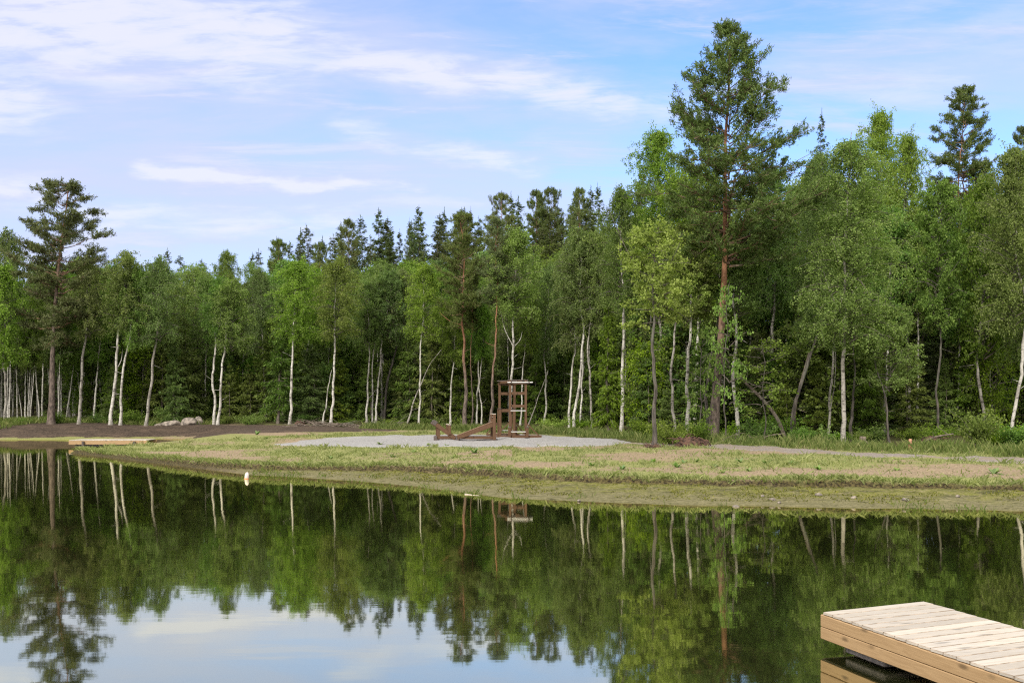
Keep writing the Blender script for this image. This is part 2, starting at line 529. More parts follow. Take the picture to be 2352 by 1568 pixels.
# ------------------------------------------------------------------ terrain
lawn_px = [(195, 1042), (260, 1052), (330, 1060), (450, 1075), (570, 1090), (700, 1097), (800, 1104), (900, 1113), (1040, 1130),
           (1150, 1143), (1300, 1151), (1550, 1160), (1800, 1165), (2100, 1170), (2352, 1175), (2700, 1180)]
lawn_line = [((u - UC) / F * (CAM_H * F / (v - VH)), CAM_H * F / (v - VH)) for u, v in lawn_px] + [(45, 19.5), (130, 18)]
soil_line = [(-130, 60), (-60, 60), (-35, 60.3), (-26, 61.0), (-22.5, 62.5), (-20.4, 62), (-19.2, 58), (-18.6, 53), (-19.0, 49.5), (-20.2, 47.2), (-20.3, 46.0)]
lawn_line = np.array([(-20.0, 45.2)] + lawn_line[1:]); soil_line = np.array(soil_line)
SHORE = np.concatenate([soil_line, lawn_line, [(130, 420), (-130, 420)]])


def seg_dist(P, line):
    best = np.full(len(P), 1e9)
    for a, b in zip(line[:-1], line[1:]):
        d = b - a; t = np.clip(((P - a) @ d) / (d @ d), 0, 1)
        best = np.minimum(best, np.hypot(*(P - a - t[:, None] * d).T))
    return best


def inside(P, poly):
    x, y = P[:, 0], P[:, 1]
    ins = np.zeros(len(P), bool)
    for (x1, y1), (x2, y2) in zip(poly, np.roll(poly, -1, 0)):
        c = (y1 > y) != (y2 > y)
        with np.errstate(divide='ignore', invalid='ignore'):
            xi = (x2 - x1) * (y - y1) / (y2 - y1) + x1
        ins ^= c & (x < xi)
    return ins


def shelf_w(x):
    return np.interp(x, [-20, -12, -9.5, -7.5, -3.5, 0, 4, 12, 30], [0.12, 0.2, 0.55, 1.2, 2.3, 2.9, 3.2, 3.1, 3.0])


def ground_info(x, y):
    x = np.asarray(x, float).ravel(); y = np.asarray(y, float).ravel()
    P = np.stack([x, y], 1)
    dl, ds = seg_dist(P, lawn_line), seg_dist(P, soil_line)
    ins = inside(P, SHORE)
    d = np.minimum(dl, ds)
    wob = (vnoise(x, y, 0.9, 3) - 0.5) * 0.7 * sstep(shelf_w(x), 0.3, 2) + (vnoise(x, y, 3.5, 4) - 0.5) * 0.22
    w = 0.87 * shelf_w(x)
    e = dl - w - wob                                   # distance past the foot of the little bank
    bank_h = np.interp(x, [-20, -8, 2, 12], [0.11, 0.15, 0.15, 0.15]) * (0.45 + 1.1 * vnoise(x, y, 0.7, 9))
    foot = np.interp(w, [0.1, 0.6, 3.0], [0.03, 0.08, 0.24])
    zl = foot * np.clip(dl / np.maximum(w + wob, 0.05), 0, 1) ** 0.9
    zl = zl + np.where(dl > 0.3, (vnoise(x, y, 2.0, 5) - 0.5) * 0.08 * sstep(w, 0.3, 2), 0)
    zl = zl + bank_h * sstep(e, 0.0, 0.16) + np.interp(x, [-20, -8, 2], [0.30, 0.26, 0.20]) * sstep(e, -2.0, 12.0) + (vnoise(x, y, 1.2, 6) - 0.5) * 0.05 * sstep(e, 0.1, 1)
    zs = np.clip(0.17 * ds, 0, 0.62) + 0.15 * sstep(ds, 2.5, 9)
    f = ds / (dl + ds + 1e-6)
    f = sstep(f, 0.25, 0.6)
    z = zs * (1 - f) + zl * f
    z = z + 0.012 * np.clip(y - 62, 0, 200) + 13.0 * sstep(y, 92, 165) + (vnoise(x, y, 0.25, 8) - 0.5) * 0.25 * sstep(y, 56, 70)
    z = z - np.where(dl < ds, 0.035 * sstep(w, 0.3, 1.5) * (1 - sstep(dl, 0.0, 1.6)) * (0.3 + 1.6 * (vnoise(x * 0.6, y * 1.6, 1.1, 14, 4) - 0.3)), 0)
    z = np.where(ins, np.where((dl < 1.6) & (w > 0.4) & (dl < ds), np.maximum(z, -0.05), np.maximum(z, 0.004)), -0.25 * np.minimum(d, 3.0) - 0.02)
    return z, e, f, ins, dl, ds


def hz(x, y):
    return float(ground_info([x], [y])[0][0])


def cover_at(x, y):
    """how much grass grows on the lawn (0 bare tan earth, 1 green)"""
    n = vnoise(x * 0.55, y * 0.8, 0.45, 11, 4)
    zone = np.interp(x, [-20, -8, -2, 4, 16], [0.26, 0.12, -0.02, -0.06, -0.03])
    return np.clip((n - 0.46) * 3.2 + 0.32 + zone, 0, 1)


def build_ground():
    xs = np.concatenate([np.linspace(-130, -46, 22), np.arange(-44, -22, 0.5), np.arange(-22, 17, 0.2), np.arange(17, 40, 0.6), np.linspace(41, 130, 24)])
    ts = np.concatenate([np.arange(-1.2, 6, 0.07), np.arange(6, 28, 0.22), np.arange(28, 60, 0.5), np.linspace(61, 120, 50), np.linspace(125, 390, 40)])
    ys0 = np.interp(xs, lawn_line[:, 0], lawn_line[:, 1])
    X = np.repeat(xs, len(ts)); Y = (ys0[:, None] + ts[None, :]).ravel()
    z, e, f, ins, dl, ds = ground_info(X, Y)
    cov = cover_at(X, Y)
    lip = sstep(e, 0.02, 0.2) * (1 - sstep(e, 0.6, 2.0))
    cov = np.clip(cov + 0.4 * lip, 0, 1)
    face = sstep(e, -0.12, 0.0) * (1 - sstep(e, 0.10, 0.22)) * f
    shelf = (1 - sstep(e, -0.02, 0.08)) * f * sstep(shelf_w(X), 0.25, 0.9)
    face = np.maximum(face, (1 - sstep(e, -0.02, 0.08)) * f * (1 - sstep(shelf_w(X), 0.25, 0.9)))
    edge_y = np.interp(X, [-45, -20, -8, 2, 5, 9, 13, 20, 40], [68, 67.5, 59, 52, 41.5, 40.5, 37, 34, 30])
    forest = sstep(Y - edge_y + (vnoise(X, Y, 0.8, 12) - 0.5) * 2, -0.5, 2.2)
    V = np.stack([X, Y, z], 1)
    n, k = len(xs), len(ts)
    i = np.arange(n - 1)[:, None] * k; j = np.arange(k - 1)[None, :]
    Q = np.stack([i + j, i + k + j, i + k + j + 1, i + j + 1], -1)
    m_, N, b = mat('lawn and forest floor')
    def at(a):
        nd = N.n('ShaderNodeAttribute', attribute_name=a); return nd.outputs['Fac']
    tc = N.n('ShaderNodeTexCoord'); o = tc.outputs['Object']
    nf = N.noise(o, 14, 6, 0.7); nm = N.noise(N.mapping(o, (1.4, 2.2, 1)), 1.0, 6, 0.65); ng = N.noise(o, 45, 3, 0.6)
    tan = N.mix(N.sm(nf, 0.3, 0.7), (0.150, 0.112, 0.072), (0.315, 0.245, 0.166))
    green = N.mix(N.sm(ng, 0.3, 0.7), (0.120, 0.138, 0.045), (0.265, 0.262, 0.105))
    cf = N.sm(N.m('ADD', at('cover'), N.m('ADD', N.m('MULTIPLY', N.m('SUBTRACT', nm, 0.5), 1.5), N.m('MULTIPLY', N.m('SUBTRACT', nf, 0.5), 1.6))), 0.25, 0.75)
    c = N.mix(cf, tan, green)
    floor = N.mix(N.sm(nm, 0.35, 0.65), (0.045, 0.032, 0.018), (0.075, 0.085, 0.025))
    c = N.mix(at('forest'), c, floor)
    moss = N.mix(N.sm(nm, 0.34, 0.62), (0.040, 0.046, 0.013), (0.125, 0.130, 0.028))
    moss = N.mix(N.sm(nf, 0.46, 0.66, 0, 0.8), moss, (0.23, 0.19, 0.105))
    sp = N.n('ShaderNodeSeparateXYZ'); N.L.new(o, sp.inputs[0])
    silt = N.mix(N.sm(nf, 0.3, 0.7), (0.090, 0.084, 0.038), (0.180, 0.164, 0.088))
    wet = N.sm(N.m('ADD', sp.outputs[2], N.m('MULTIPLY', N.m('SUBTRACT', nm, 0.5), 0.30)), 0.06, 0.19)
    moss = N.mix(wet, silt, moss)
    deb = N.noise(N.mapping(o, (1.1, 3.2, 1)), 2.2, 6, 0.72)
    moss = N.mix(N.sm(deb, 0.53, 0.66, 0, 0.85), moss, (0.040, 0.036, 0.014))
    moss = N.mix(N.sm(deb, 0.44, 0.34, 0, 0.75), moss, (0.21, 0.185, 0.105))
    c = N.mix(at('shelf'), c, moss)
    peat = N.mix(N.sm(nf, 0.38, 0.62), (0.016, 0.012, 0.008), (0.095, 0.078, 0.032))
    c = N.mix(at('face'), c, peat)
    N.L.new(c, b.inputs['Base Color']); b.inputs['Roughness'].default_value = 0.95
    b.inputs['Specular IOR Level'].default_value = 0.15
    bump(N, b, nf, 0.7, 0.05)
    me = mesh_np('ground', V, Q, [m_], None, True, dict(cover=cov, face=face, shelf=shelf, forest=forest))
    tag(link('ground', me), kind='structure')


build_ground()


def drape(name, poly, m_, step=0.15, lift=0.03, rough=0.5, seed=1):
    poly = np.array(poly, float)
    lo, hi = poly.min(0) - 1, poly.max(0) + 1
    xs = np.arange(lo[0], hi[0], step * 1.4); ys = np.arange(lo[1], hi[1], step)
    gx, gy = np.meshgrid(xs, ys, indexing='ij')
    X, Y = gx.ravel(), gy.ravel()
    jx = X + (vnoise(X, Y, 1.1, seed) - 0.5) * 2 * rough; jy = Y + (vnoise(X, Y, 1.3, seed + 1) - 0.5) * 2 * rough
    ins = inside(np.stack([jx, jy], 1), poly)
    z, *_ = ground_info(X, Y)
    n, k = len(xs), len(ys)
    i = np.arange(n - 1)[:, None] * k; j = np.arange(k - 1)[None, :]
    Q = np.stack([i + j, i + k + j, i + k + j + 1, i + j + 1], -1).reshape(-1, 4)
    Q = Q[ins[Q].all(1) & (z[Q] > -0.02).all(1)]
    used = np.zeros(len(X), bool); used[Q.ravel()] = True
    # edge vertices sink into the ground
    cnt = np.bincount(Q.ravel(), minlength=len(X))
    zz = z + np.where(cnt < 4, -0.04, lift)
    re = np.cumsum(used) - 1
    me = mesh_np(name, np.stack([X, Y, zz], 1)[used], re[Q], [m_])
    return tag(link(name, me), kind='structure')


def granular(name, a, c2, s=26, big=(0, 0, 0), bigf=0.0, b2=0.35):
    m_, N, b = mat(name)
    tc = N.n('ShaderNodeTexCoord'); o = tc.outputs['Object']
    n = N.noise(o, s, 5, 0.75); n2 = N.noise(N.mapping(o, (0.8, 1.4, 1)), 1.0, 5, 0.6)
    c = N.mix(N.sm(n, 0.32, 0.68), a, c2)
    c = N.mix(N.sm(n2, 0.45, 0.7, 0, bigf), c, big)
    N.L.new(c, b.inputs['Base Color']); b.inputs['Roughness'].default_value = 0.95
    b.inputs['Specular IOR Level'].default_value = 0.2
    bump(N, b, n, b2, 0.03)
    return m_


M['gravel'] = granular('grey gravel', (0.150, 0.148, 0.150), (0.345, 0.340, 0.340), 16, (0.25, 0.235, 0.22), 0.4, 0.7)
M['path'] = granular('worn gravel path', (0.120, 0.104, 0.094), (0.275, 0.243, 0.220), 16, (0.21, 0.165, 0.115), 0.8, 0.7)
M['soil'] = granular('dark bare soil', (0.026, 0.019, 0.015), (0.088, 0.064, 0.048), 7, (0.110, 0.078, 0.057), 0.8, 1.6)
pad = [(-11.3, 45.5), (-10, 47.5), (-7.5, 49.5), (-4, 51), (0, 51.5), (3, 49.5), (4.6, 46), (5.6, 42.6), (4.4, 40.6), (2, 39.7), (-2, 39.7), (-5.5, 41), (-9, 43.4)]
drape('gravel_area', pad, M['gravel'], seed=21)
path = [(4.2, 42.3), (5.6, 41.3), (7.6, 38.6), (10.0, 35.0), (13.0, 31.6), (16.5, 28.8), (24, 25.5), (34, 24), (34, 25.6), (25, 27.2), (18, 30.3), (14.4, 32.9), (11.4, 36.2), (9.0, 39.8), (6.4, 42.6), (4.4, 43.4)]
drape('path', path, M['path'], 0.12, 0.035, 0.25, 23)
soil = [(-48, 60.3), (-35, 60.5), (-27, 61.2), (-22.5, 62.7), (-20.2, 62.2), (-18.9, 58), (-17.6, 54.6), (-15.6, 52.4), (-13, 53.4), (-7.7, 55.5), (-6, 57), (-9, 60), (-14, 64), (-20, 67), (-30, 67.5), (-48, 67)]
drape('soil_bank', soil, M['soil'], 0.2, 0.05, 0.4, 25)


def build_water():
    m_, N, b = mat('pond water')
    t = N.t
    tc = N.n('ShaderNodeTexCoord'); o = tc.outputs['Object']
    r1 = N.noise(N.mapping(o, (0.55, 1.5, 1)), 1.0, 3, 0.5)
    r2 = N.noise(N.mapping(o, (2.0, 6.0, 1), (0, 0, R(8))), 1.0, 2, 0.5)
    patch = N.sm(N.noise(N.mapping(o, (0.12, 0.22, 1)), 1.0, 2), 0.5, 0.66, 0.25, 1.0)
    h = N.m('ADD', N.m('MULTIPLY', r1, 1.0), N.m('MULTIPLY', N.m('MULTIPLY', r2, 0.22), patch))
    bp = N.n('ShaderNodeBump'); bp.inputs['Strength'].default_value = 1.0; bp.inputs['Distance'].default_value = 0.0011
    N.L.new(h, bp.inputs['Height'])
    gl = N.n('ShaderNodeBsdfGlossy'); gl.inputs['Roughness'].default_value = 0.03
    gl.inputs['Color'].default_value = (0.97, 0.94, 0.73, 1)
    N.L.new(bp.outputs[0], gl.inputs['Normal'])
    df = N.n('ShaderNodeBsdfDiffuse'); df.inputs[0].default_value = (0.020, 0.025, 0.009, 1)
    lw = N.n('ShaderNodeLayerWeight'); lw.inputs[0].default_value = 0.5
    fac = N.sm(lw.outputs['Facing'], 0.35, 0.92, 0.12, 0.90)
    mx = N.n('ShaderNodeMixShader')
    N.put(mx.inputs[0], fac)
    N.L.new(df.outputs[0], mx.inputs[1]); N.L.new(gl.outputs[0], mx.inputs[2])
    N.L.new(mx.outputs[0], t.nodes['Material Output'].inputs[0])
    V = [(-130, -60, 0), (130, -60, 0), (130, 75, 0), (-130, 75, 0)]
    tag(link('water', mesh_np('water', V, [(0, 1, 2, 3)], [m_])), kind='structure')


build_water()


# ------------------------------------------------------------------ tree crowns (z = 0 at the crown base, real size)
def curve(a, d, L, n, bend=(0, 0, 0), rs=rng, wig=0.06):
    """polyline from a along d of length L bending towards `bend`"""
    p = [np.array(a, float)]; d = np.array(d, float)
    for i in range(n):
        d = d + np.array(bend) / n + rs.normal(0, wig, 3)
        d = d / np.linalg.norm(d)
        p.append(p[-1] + d * L / n)
    return np.array(p)


def along(p, t):
    t = np.asarray(t) * (len(p) - 1); i = np.minimum(t.astype(int), len(p) - 2)
    return p[i] + (p[i + 1] - p[i]) * (t - i)[:, None]


def crown_birch(seed, W=1.8, H=6.0, nb=62, leaf=0.095, mat_leaf='leaf_birch', twigs=10, per=30, droop=1.0, lenw=1.0):
    rs = np.random.RandomState(seed); A = Acc()
    for b in range(nb):
        t = (b + rs.rand()) / nb
        z = t * H * 0.94
        r = W * 1.22 * (t + 0.22) ** 0.5 * max(1 - t, 0.0) ** 0.55 + 0.15
        r *= rs.uniform(0.65, 1.15)
        az = b * 2.4 + rs.normal(0, 0.5)
        up = rs.uniform(0.5, 1.2) + 0.5 * t
        d = np.array([math.cos(az), math.sin(az), up]); d /= np.linalg.norm(d)
        p = curve((0, 0, z), d, r * 1.35, 6, (0.1 * math.cos(az), 0.1 * math.sin(az), -1.1 * droop), rs)
        A.tube(p, np.linspace(0.030, 0.006, 7) * (1.2 - 0.6 * t), 4, 0)
        for k in range(twigs):
            s = rs.uniform(0.25, 1.0)
            a = along(p, np.array([s]))[0]
            dd = rs.normal(0, 0.55, 3); dd[2] -= 0.15
            tw = curve(a, dd / np.linalg.norm(dd), rs.uniform(0.35, 0.95) * lenw, 4, (0, 0, -1.6 * droop), rs, 0.10)
            if k < 3: A.tube(tw, np.linspace(0.009, 0.004, 5), 3, 0)
            q = along(tw, rs.uniform(0.05, 1.0, per))
            q = q + rs.normal(0, 0.075, q.shape)
            A.leaves(q, leaf, leaf * 0.72, 1, rs, (0, 0, -1), 0.35)
    return A.mesh('birch_crown', [M['twig'], M[mat_leaf]], False)


def crown_leafy(seed, W=1.8, H=5.0, nb=46, leaf=0.115, mat_leaf='leaf_bright', twigs=9, per=26):
    """open, upswept crown in leafy clumps"""
    rs = np.random.RandomState(seed); A = Acc()
    for b in range(nb):
        t = (b + rs.rand()) / nb
        z = t * H * 0.9
        r = W * 1.25 * (t + 0.30) ** 0.5 * (1 - t) ** 0.5 + 0.2
        r *= rs.uniform(0.55, 1.2)
        az = b * 2.4 + rs.normal(0, 0.6)
        d = np.array([math.cos(az), math.sin(az), rs.uniform(0.1, 0.9)]); d /= np.linalg.norm(d)
        p = curve((0, 0, z), d, r * 1.2, 6, (0, 0, -0.2), rs, 0.12)
        A.tube(p, np.linspace(0.035, 0.008, 7) * (1.2 - 0.6 * t), 4, 0)
        for k in range(twigs):
            s = rs.uniform(0.35, 1.0)
            a = along(p, np.array([s]))[0]
            dd = rs.normal(0, 0.6, 3) + d * 0.5
            L = rs.uniform(0.3, 0.7)
            tw = curve(a, dd / np.linalg.norm(dd), L, 3, (0, 0, -0.3), rs, 0.15)
            if k < 4: A.tube(tw, np.linspace(0.01, 0.004, 4), 3, 0)
            q = along(tw, rs.uniform(0.2, 1.0, per)) + rs.normal(0, 0.10, (per, 3)) * np.array([1, 1, 0.6])
            A.leaves(q, leaf, leaf * 0.85, 1, rs)
    return A.mesh('leafy_crown', [M['twig'], M[mat_leaf]], False)


def needle_tuft(A, c, d, rs, n=26, L=0.15, spread=0.085):
    d = d / (np.linalg.norm(d) + 1e-9)
    q = c + d * rs.uniform(-0.13, 0.10, (n, 1)) + rs.normal(0, spread * 0.6, (n, 3))
    ax = rs.normal(0, 0.7, (n, 3)) + d * 0.7 + np.array([0, 0, 0.35])
    ax /= np.linalg.norm(ax, axis=1)[:, None]
    A.leaves(q, L, 0.034, 1, rs, ax, 0.85)


def crown_pine(seed, prof, H=9.0, nb=64, tufts=15, elev=(0.0, 0.75), n=24, irr=0.5):
    """boughs in loose whorls, bare inside, with small needle tufts on the side shoots"""
    rs = np.random.RandomState(seed); A = Acc()
    for b in range(nb):
        t = ((b // 4) + rs.uniform(0.0, 1.0)) / (nb / 4)
        t = min(t, 0.97)
        z = t * H
        r = np.interp(t, *prof) * rs.uniform(1.1 - irr, 1.12)
        az = (b % 4) * 1.57 + (b // 4) * 0.9 + rs.normal(0, 0.6)
        e = elev[0] + (elev[1] - elev[0]) * t + rs.normal(0, 0.2)
        d = np.array([math.cos(az), math.sin(az), e]); d /= np.linalg.norm(d)
        p = curve((0, 0, z), d, r * (1.05 + 0.2 * t), 7, (0, 0, rs.uniform(-0.1, 0.7)), rs, 0.15)
        p[:, 2] = np.minimum(p[:, 2], H - 0.25 - 0.4 * np.linalg.norm(p[:, :2], axis=1))
        A.tube(p, np.linspace(0.045, 0.008, 8) * (1.15 - 0.85 * t), 5, 0)
        nt = max(4, int(tufts * (0.22 + r / 2.2) * (1.12 - 0.45 * t)))
        for k in range(nt):
            s = 1 - (0.82 - 0.25 * t) * rs.rand() ** 1.2
            a = along(p, np.array([s]))[0]
            side = np.cross(d, (0, 0, 1)) * rs.choice([-1, 1]) * rs.uniform(0.2, 1.0)
            dd = d * rs.uniform(0.2, 1) + side + np.array([0, 0, rs.uniform(-0.1, 0.7)])
            dd /= np.linalg.norm(dd)
            L = rs.uniform(0.15, 0.75) * (0.45 + 0.55 * r / 2.0)
            tip = a + dd * L
            A.tube(np.stack([a, a + dd * L * 0.5 + (0, 0, -0.02), tip]), [0.013, 0.010, 0.006], 3, 0)
            needle_tuft(A, tip, dd, rs, n)
            for _ in range(2):
                needle_tuft(A, a + dd * L * rs.uniform(0.4, 0.9) + rs.normal(0, 0.11, 3) * np.array([1, 1, 0.6]), dd + rs.normal(0, 0.4, 3), rs, n * 2 // 3)
    for k in range(6):
        needle_tuft(A, np.array([rs.normal(0, 0.07), rs.normal(0, 0.07), H * (0.93 + 0.014 * k)]), np.array([0, 0, 1.0]), rs, n)
    return A.mesh('pine_crown', [M['twig_pine'], M['needle_pine']], False)


def crown_spruce(seed, W=1.9, H=13.0, nw=26, mat_leaf='needle_spruce', sprays=34, bare=0.0, width=0.055):
    rs = np.random.RandomState(seed); A = Acc()
    for w in range(nw):
        t = w / nw
        nbr = 7 if t < 0.8 else 5
        for b in range(nbr):
            tt = min(t + rs.uniform(-0.5, 0.5) / nw, 0.99); tt = max(tt, 0.0)
            r = W * (1 - tt) ** 0.66 * rs.uniform(0.55, 1.2) + 0.08
            if rs.rand() < bare: continue
            az = b * 2 * math.pi / nbr + w * 0.7 + rs.normal(0, 0.2)
            e = -0.25 + 0.75 * tt + rs.normal(0, 0.08)
            d = np.array([math.cos(az), math.sin(az), e]); d /= np.linalg.norm(d)
            p = curve((0, 0, tt * H), d, r * 1.05, 5, (0, 0, 0.25 - 0.35 * (1 - tt)), rs, 0.05)
            A.tube(p, np.linspace(0.028, 0.006, 6) * (1.1 - 0.8 * tt), 3, 0)
            n = max(8, int(sprays * r / W * 1.6))
            s = rs.uniform(0.12, 1.02, n)
            q = along(p, np.clip(s, 0, 1))
            side = np.cross(d, (0, 0, 1)); side /= np.linalg.norm(side)
            off = rs.normal(0, 1, n) * 0.22 * r * (1.15 - s)
            q = q + side * off[:, None] + np.array([0, 0, -1]) * np.abs(rs.normal(0, 0.10, n))[:, None]
            ax = d * 0.7 + side * np.sign(off)[:, None] * 0.6 + np.array([0, 0, -0.45]) + rs.normal(0, 0.25, (n, 3))
            ax /= np.linalg.norm(ax, axis=1)[:, None]
            A.leaves(q, 0.30, width, 1, rs, ax, 0.9)
            A.leaves(q + rs.normal(0, 0.06, q.shape), 0.24, width, 1, rs, ax, 0.75)
    A.leaves(np.stack([np.zeros(8), np.zeros(8), H * np.linspace(0.955, 1.0, 8)], 1), 0.25, 0.05, 1, rs, (0, 0, 1), 0.75)
    return A.mesh('spruce_crown', [M['twig'], M[mat_leaf]], False)


CR = {}
CR['birch'] = [(crown_birch(101, 1.8, 6.0), 1.8, 6.0), (crown_birch(102, 1.7, 6.2, 58), 1.7, 6.2),
               (crown_birch(103, 1.9, 6.0, 66, 0.09, 'leaf_grey'), 1.9, 6.0), (crown_birch(104, 1.7, 5.6, 56, 0.10, 'leaf_birch', 10, 28, 0.7), 1.7, 5.6),
               (crown_birch(105, 1.9, 6.4, 40, 0.09, 'leaf_birch', 12, 28, 1.2, 1.3), 1.9, 6.4), (crown_birch(106, 1.6, 6.6, 48, 0.09, 'leaf_grey', 11, 26, 0.9, 0.9), 1.6, 6.6)]
CR['weeping'] = [(crown_birch(111, 2.6, 12.5, 150, 0.09, 'leaf_grey', 12, 34, 1.25, 1.5), 2.6, 12.5)]
CR['leafy'] = [(crown_leafy(121, 1.9, 5.0), 1.9, 5.0), (crown_leafy(122, 2.0, 6.0, 54), 2.0, 6.0)]
CR['sparse'] = [(crown_leafy(125, 1.4, 5.0, 16, 0.12, 'leaf_bright', 6, 15), 1.4, 5.0), (crown_leafy(126, 1.5, 5.0, 20, 0.12, 'leaf_bright', 6, 13), 1.5, 5.0)]
CR['broad'] = [(crown_birch(131, 2.3, 9.0, 110, 0.10, 'leaf_birch', 11, 30, 0.8, 1.1), 2.3, 9.0), (crown_leafy(132, 2.2, 8.0, 90, 0.115, 'leaf_bush', 10, 26), 2.2, 8.0)]
PROF_A = ([0, 0.15, 0.42, 0.6, 0.70, 0.8, 0.92, 1.0], [2.5, 3.0, 2.9, 1.9, 1.75, 0.95, 0.45, 0.15])
PROF_B = ([0, 0.12, 0.4, 0.62, 0.8, 0.93, 1.0], [2.1, 2.7, 2.7, 2.3, 1.3, 1.05, 0.45])
PROF_C = ([0, 0.15, 0.45, 0.75, 0.9, 1.0], [1.4, 2.0, 1.7, 1.15, 0.6, 0.25])
CR['pine'] = [(crown_pine(141, PROF_A, 10.0, 108, 17, n=21), 2.7, 10.0), (crown_pine(142, PROF_B, 8.4, 84, 18, (-0.05, 0.5), 21, 0.65), 2.6, 8.4),
              (crown_pine(143, PROF_C, 8.0, 84, 15), 2.0, 8.0)]
CR['spruce'] = [(crown_spruce(151), 1.9, 13.0), (crown_spruce(152, 1.6, 13.0, 24, sprays=28, bare=0.15), 1.6, 13.0), (crown_spruce(153, 2.1, 13.0, 24, 'needle_spruce', 36), 2.1, 13.0)]
CR['young'] = [(crown_spruce(161, 1.5, 6.0, 15, 'needle_young', 40, 0.1, 0.05), 1.5, 6.0), (crown_spruce(162, 1.3, 6.5, 16, 'needle_young', 34, 0.2, 0.05), 1.3, 6.5)]


def crown_bush(seed, W=0.9, H=1.3, n=2600, leaf=0.075, mat_leaf='leaf_bush', stems=16):
    rs = np.random.RandomState(seed); A = Acc()
    for s in range(stems):
        az = rs.uniform(0, 6.28); out = rs.uniform(0.1, 1.0)
        d = np.array([math.cos(az) * out, math.sin(az) * out, 1.0]); d /= np.linalg.norm(d)
        L = H * rs.uniform(0.6, 1.05)
        p = curve((rs.normal(0, 0.12 * W), rs.normal(0, 0.12 * W), 0), d, L, 5, (math.cos(az) * 0.6 * W / H, math.sin(az) * 0.6 * W / H, -0.3), rs, 0.08)
        A.tube(p, np.linspace(0.014, 0.004, 6), 3, 0)
        k = n // stems
        q = along(p, rs.uniform(0.15, 1.0, k)) + rs.normal(0, 0.14 * W, (k, 3)) * np.array([1, 1, 0.7])
        q[:, 2] = np.maximum(q[:, 2], 0.03)
        A.leaves(q, leaf, leaf * 0.75, 1, rs)
    return A.mesh('bush_foliage', [M['twig'], M[mat_leaf]], False)


BUSH = [crown_bush(171), crown_bush(172, 0.8, 1.1, 2000, 0.07), crown_bush(173, 0.9, 1.5, 2400, 0.085, 'leaf_bright')]
SAP = crown_bush(174, 0.55, 1.2, 700, 0.09, 'leaf_bush', 7)

# ------------------------------------------------------------------ the trees one can tell apart
BARK = dict(birch='bark_birch', grey='bark_birch_grey', alder='bark_dark', pine='bark_pine', redpine='bark_pine_red', spruce='bark_spruce', broad='bark_birch_grey', weeping='bark_birch_grey')


def stem_path(base, pts, rs, wig=0.05):
    P = np.array([base] + pts)
    t = np.concatenate([[0], np.cumsum(np.linalg.norm(np.diff(P, axis=0), axis=1))])
    n = max(8, int(t[-1] / 0.33))
    s = np.linspace(0, t[-1], n)
    Q = np.stack([np.interp(s, t, P[:, k]) for k in range(3)], 1)
    for _ in range(2):
        Q[1:-1] = 0.25 * Q[:-2] + 0.5 * Q[1:-1] + 0.25 * Q[2:]
    w = np.cumsum(rs.normal(0, wig * 0.5, (n, 2)), axis=0) * 0.6
    w -= w[0] + (w[-1] - w[0]) * np.linspace(0, 1, n)[:, None]
    Q[:, :2] += w
    if wig > 0.06:
        env = np.minimum(1, s / 1.2)
        for ax in (0, 1):
            Q[:, ax] += env * (rs.uniform(0.01, 0.065) * np.sin(s * rs.uniform(0.8, 1.9) + rs.uniform(0, 6)) + rs.uniform(0.01, 0.03) * np.sin(s * rs.uniform(2.4, 4.2) + rs.uniform(0, 6)))
    return Q


_seed = [1000]


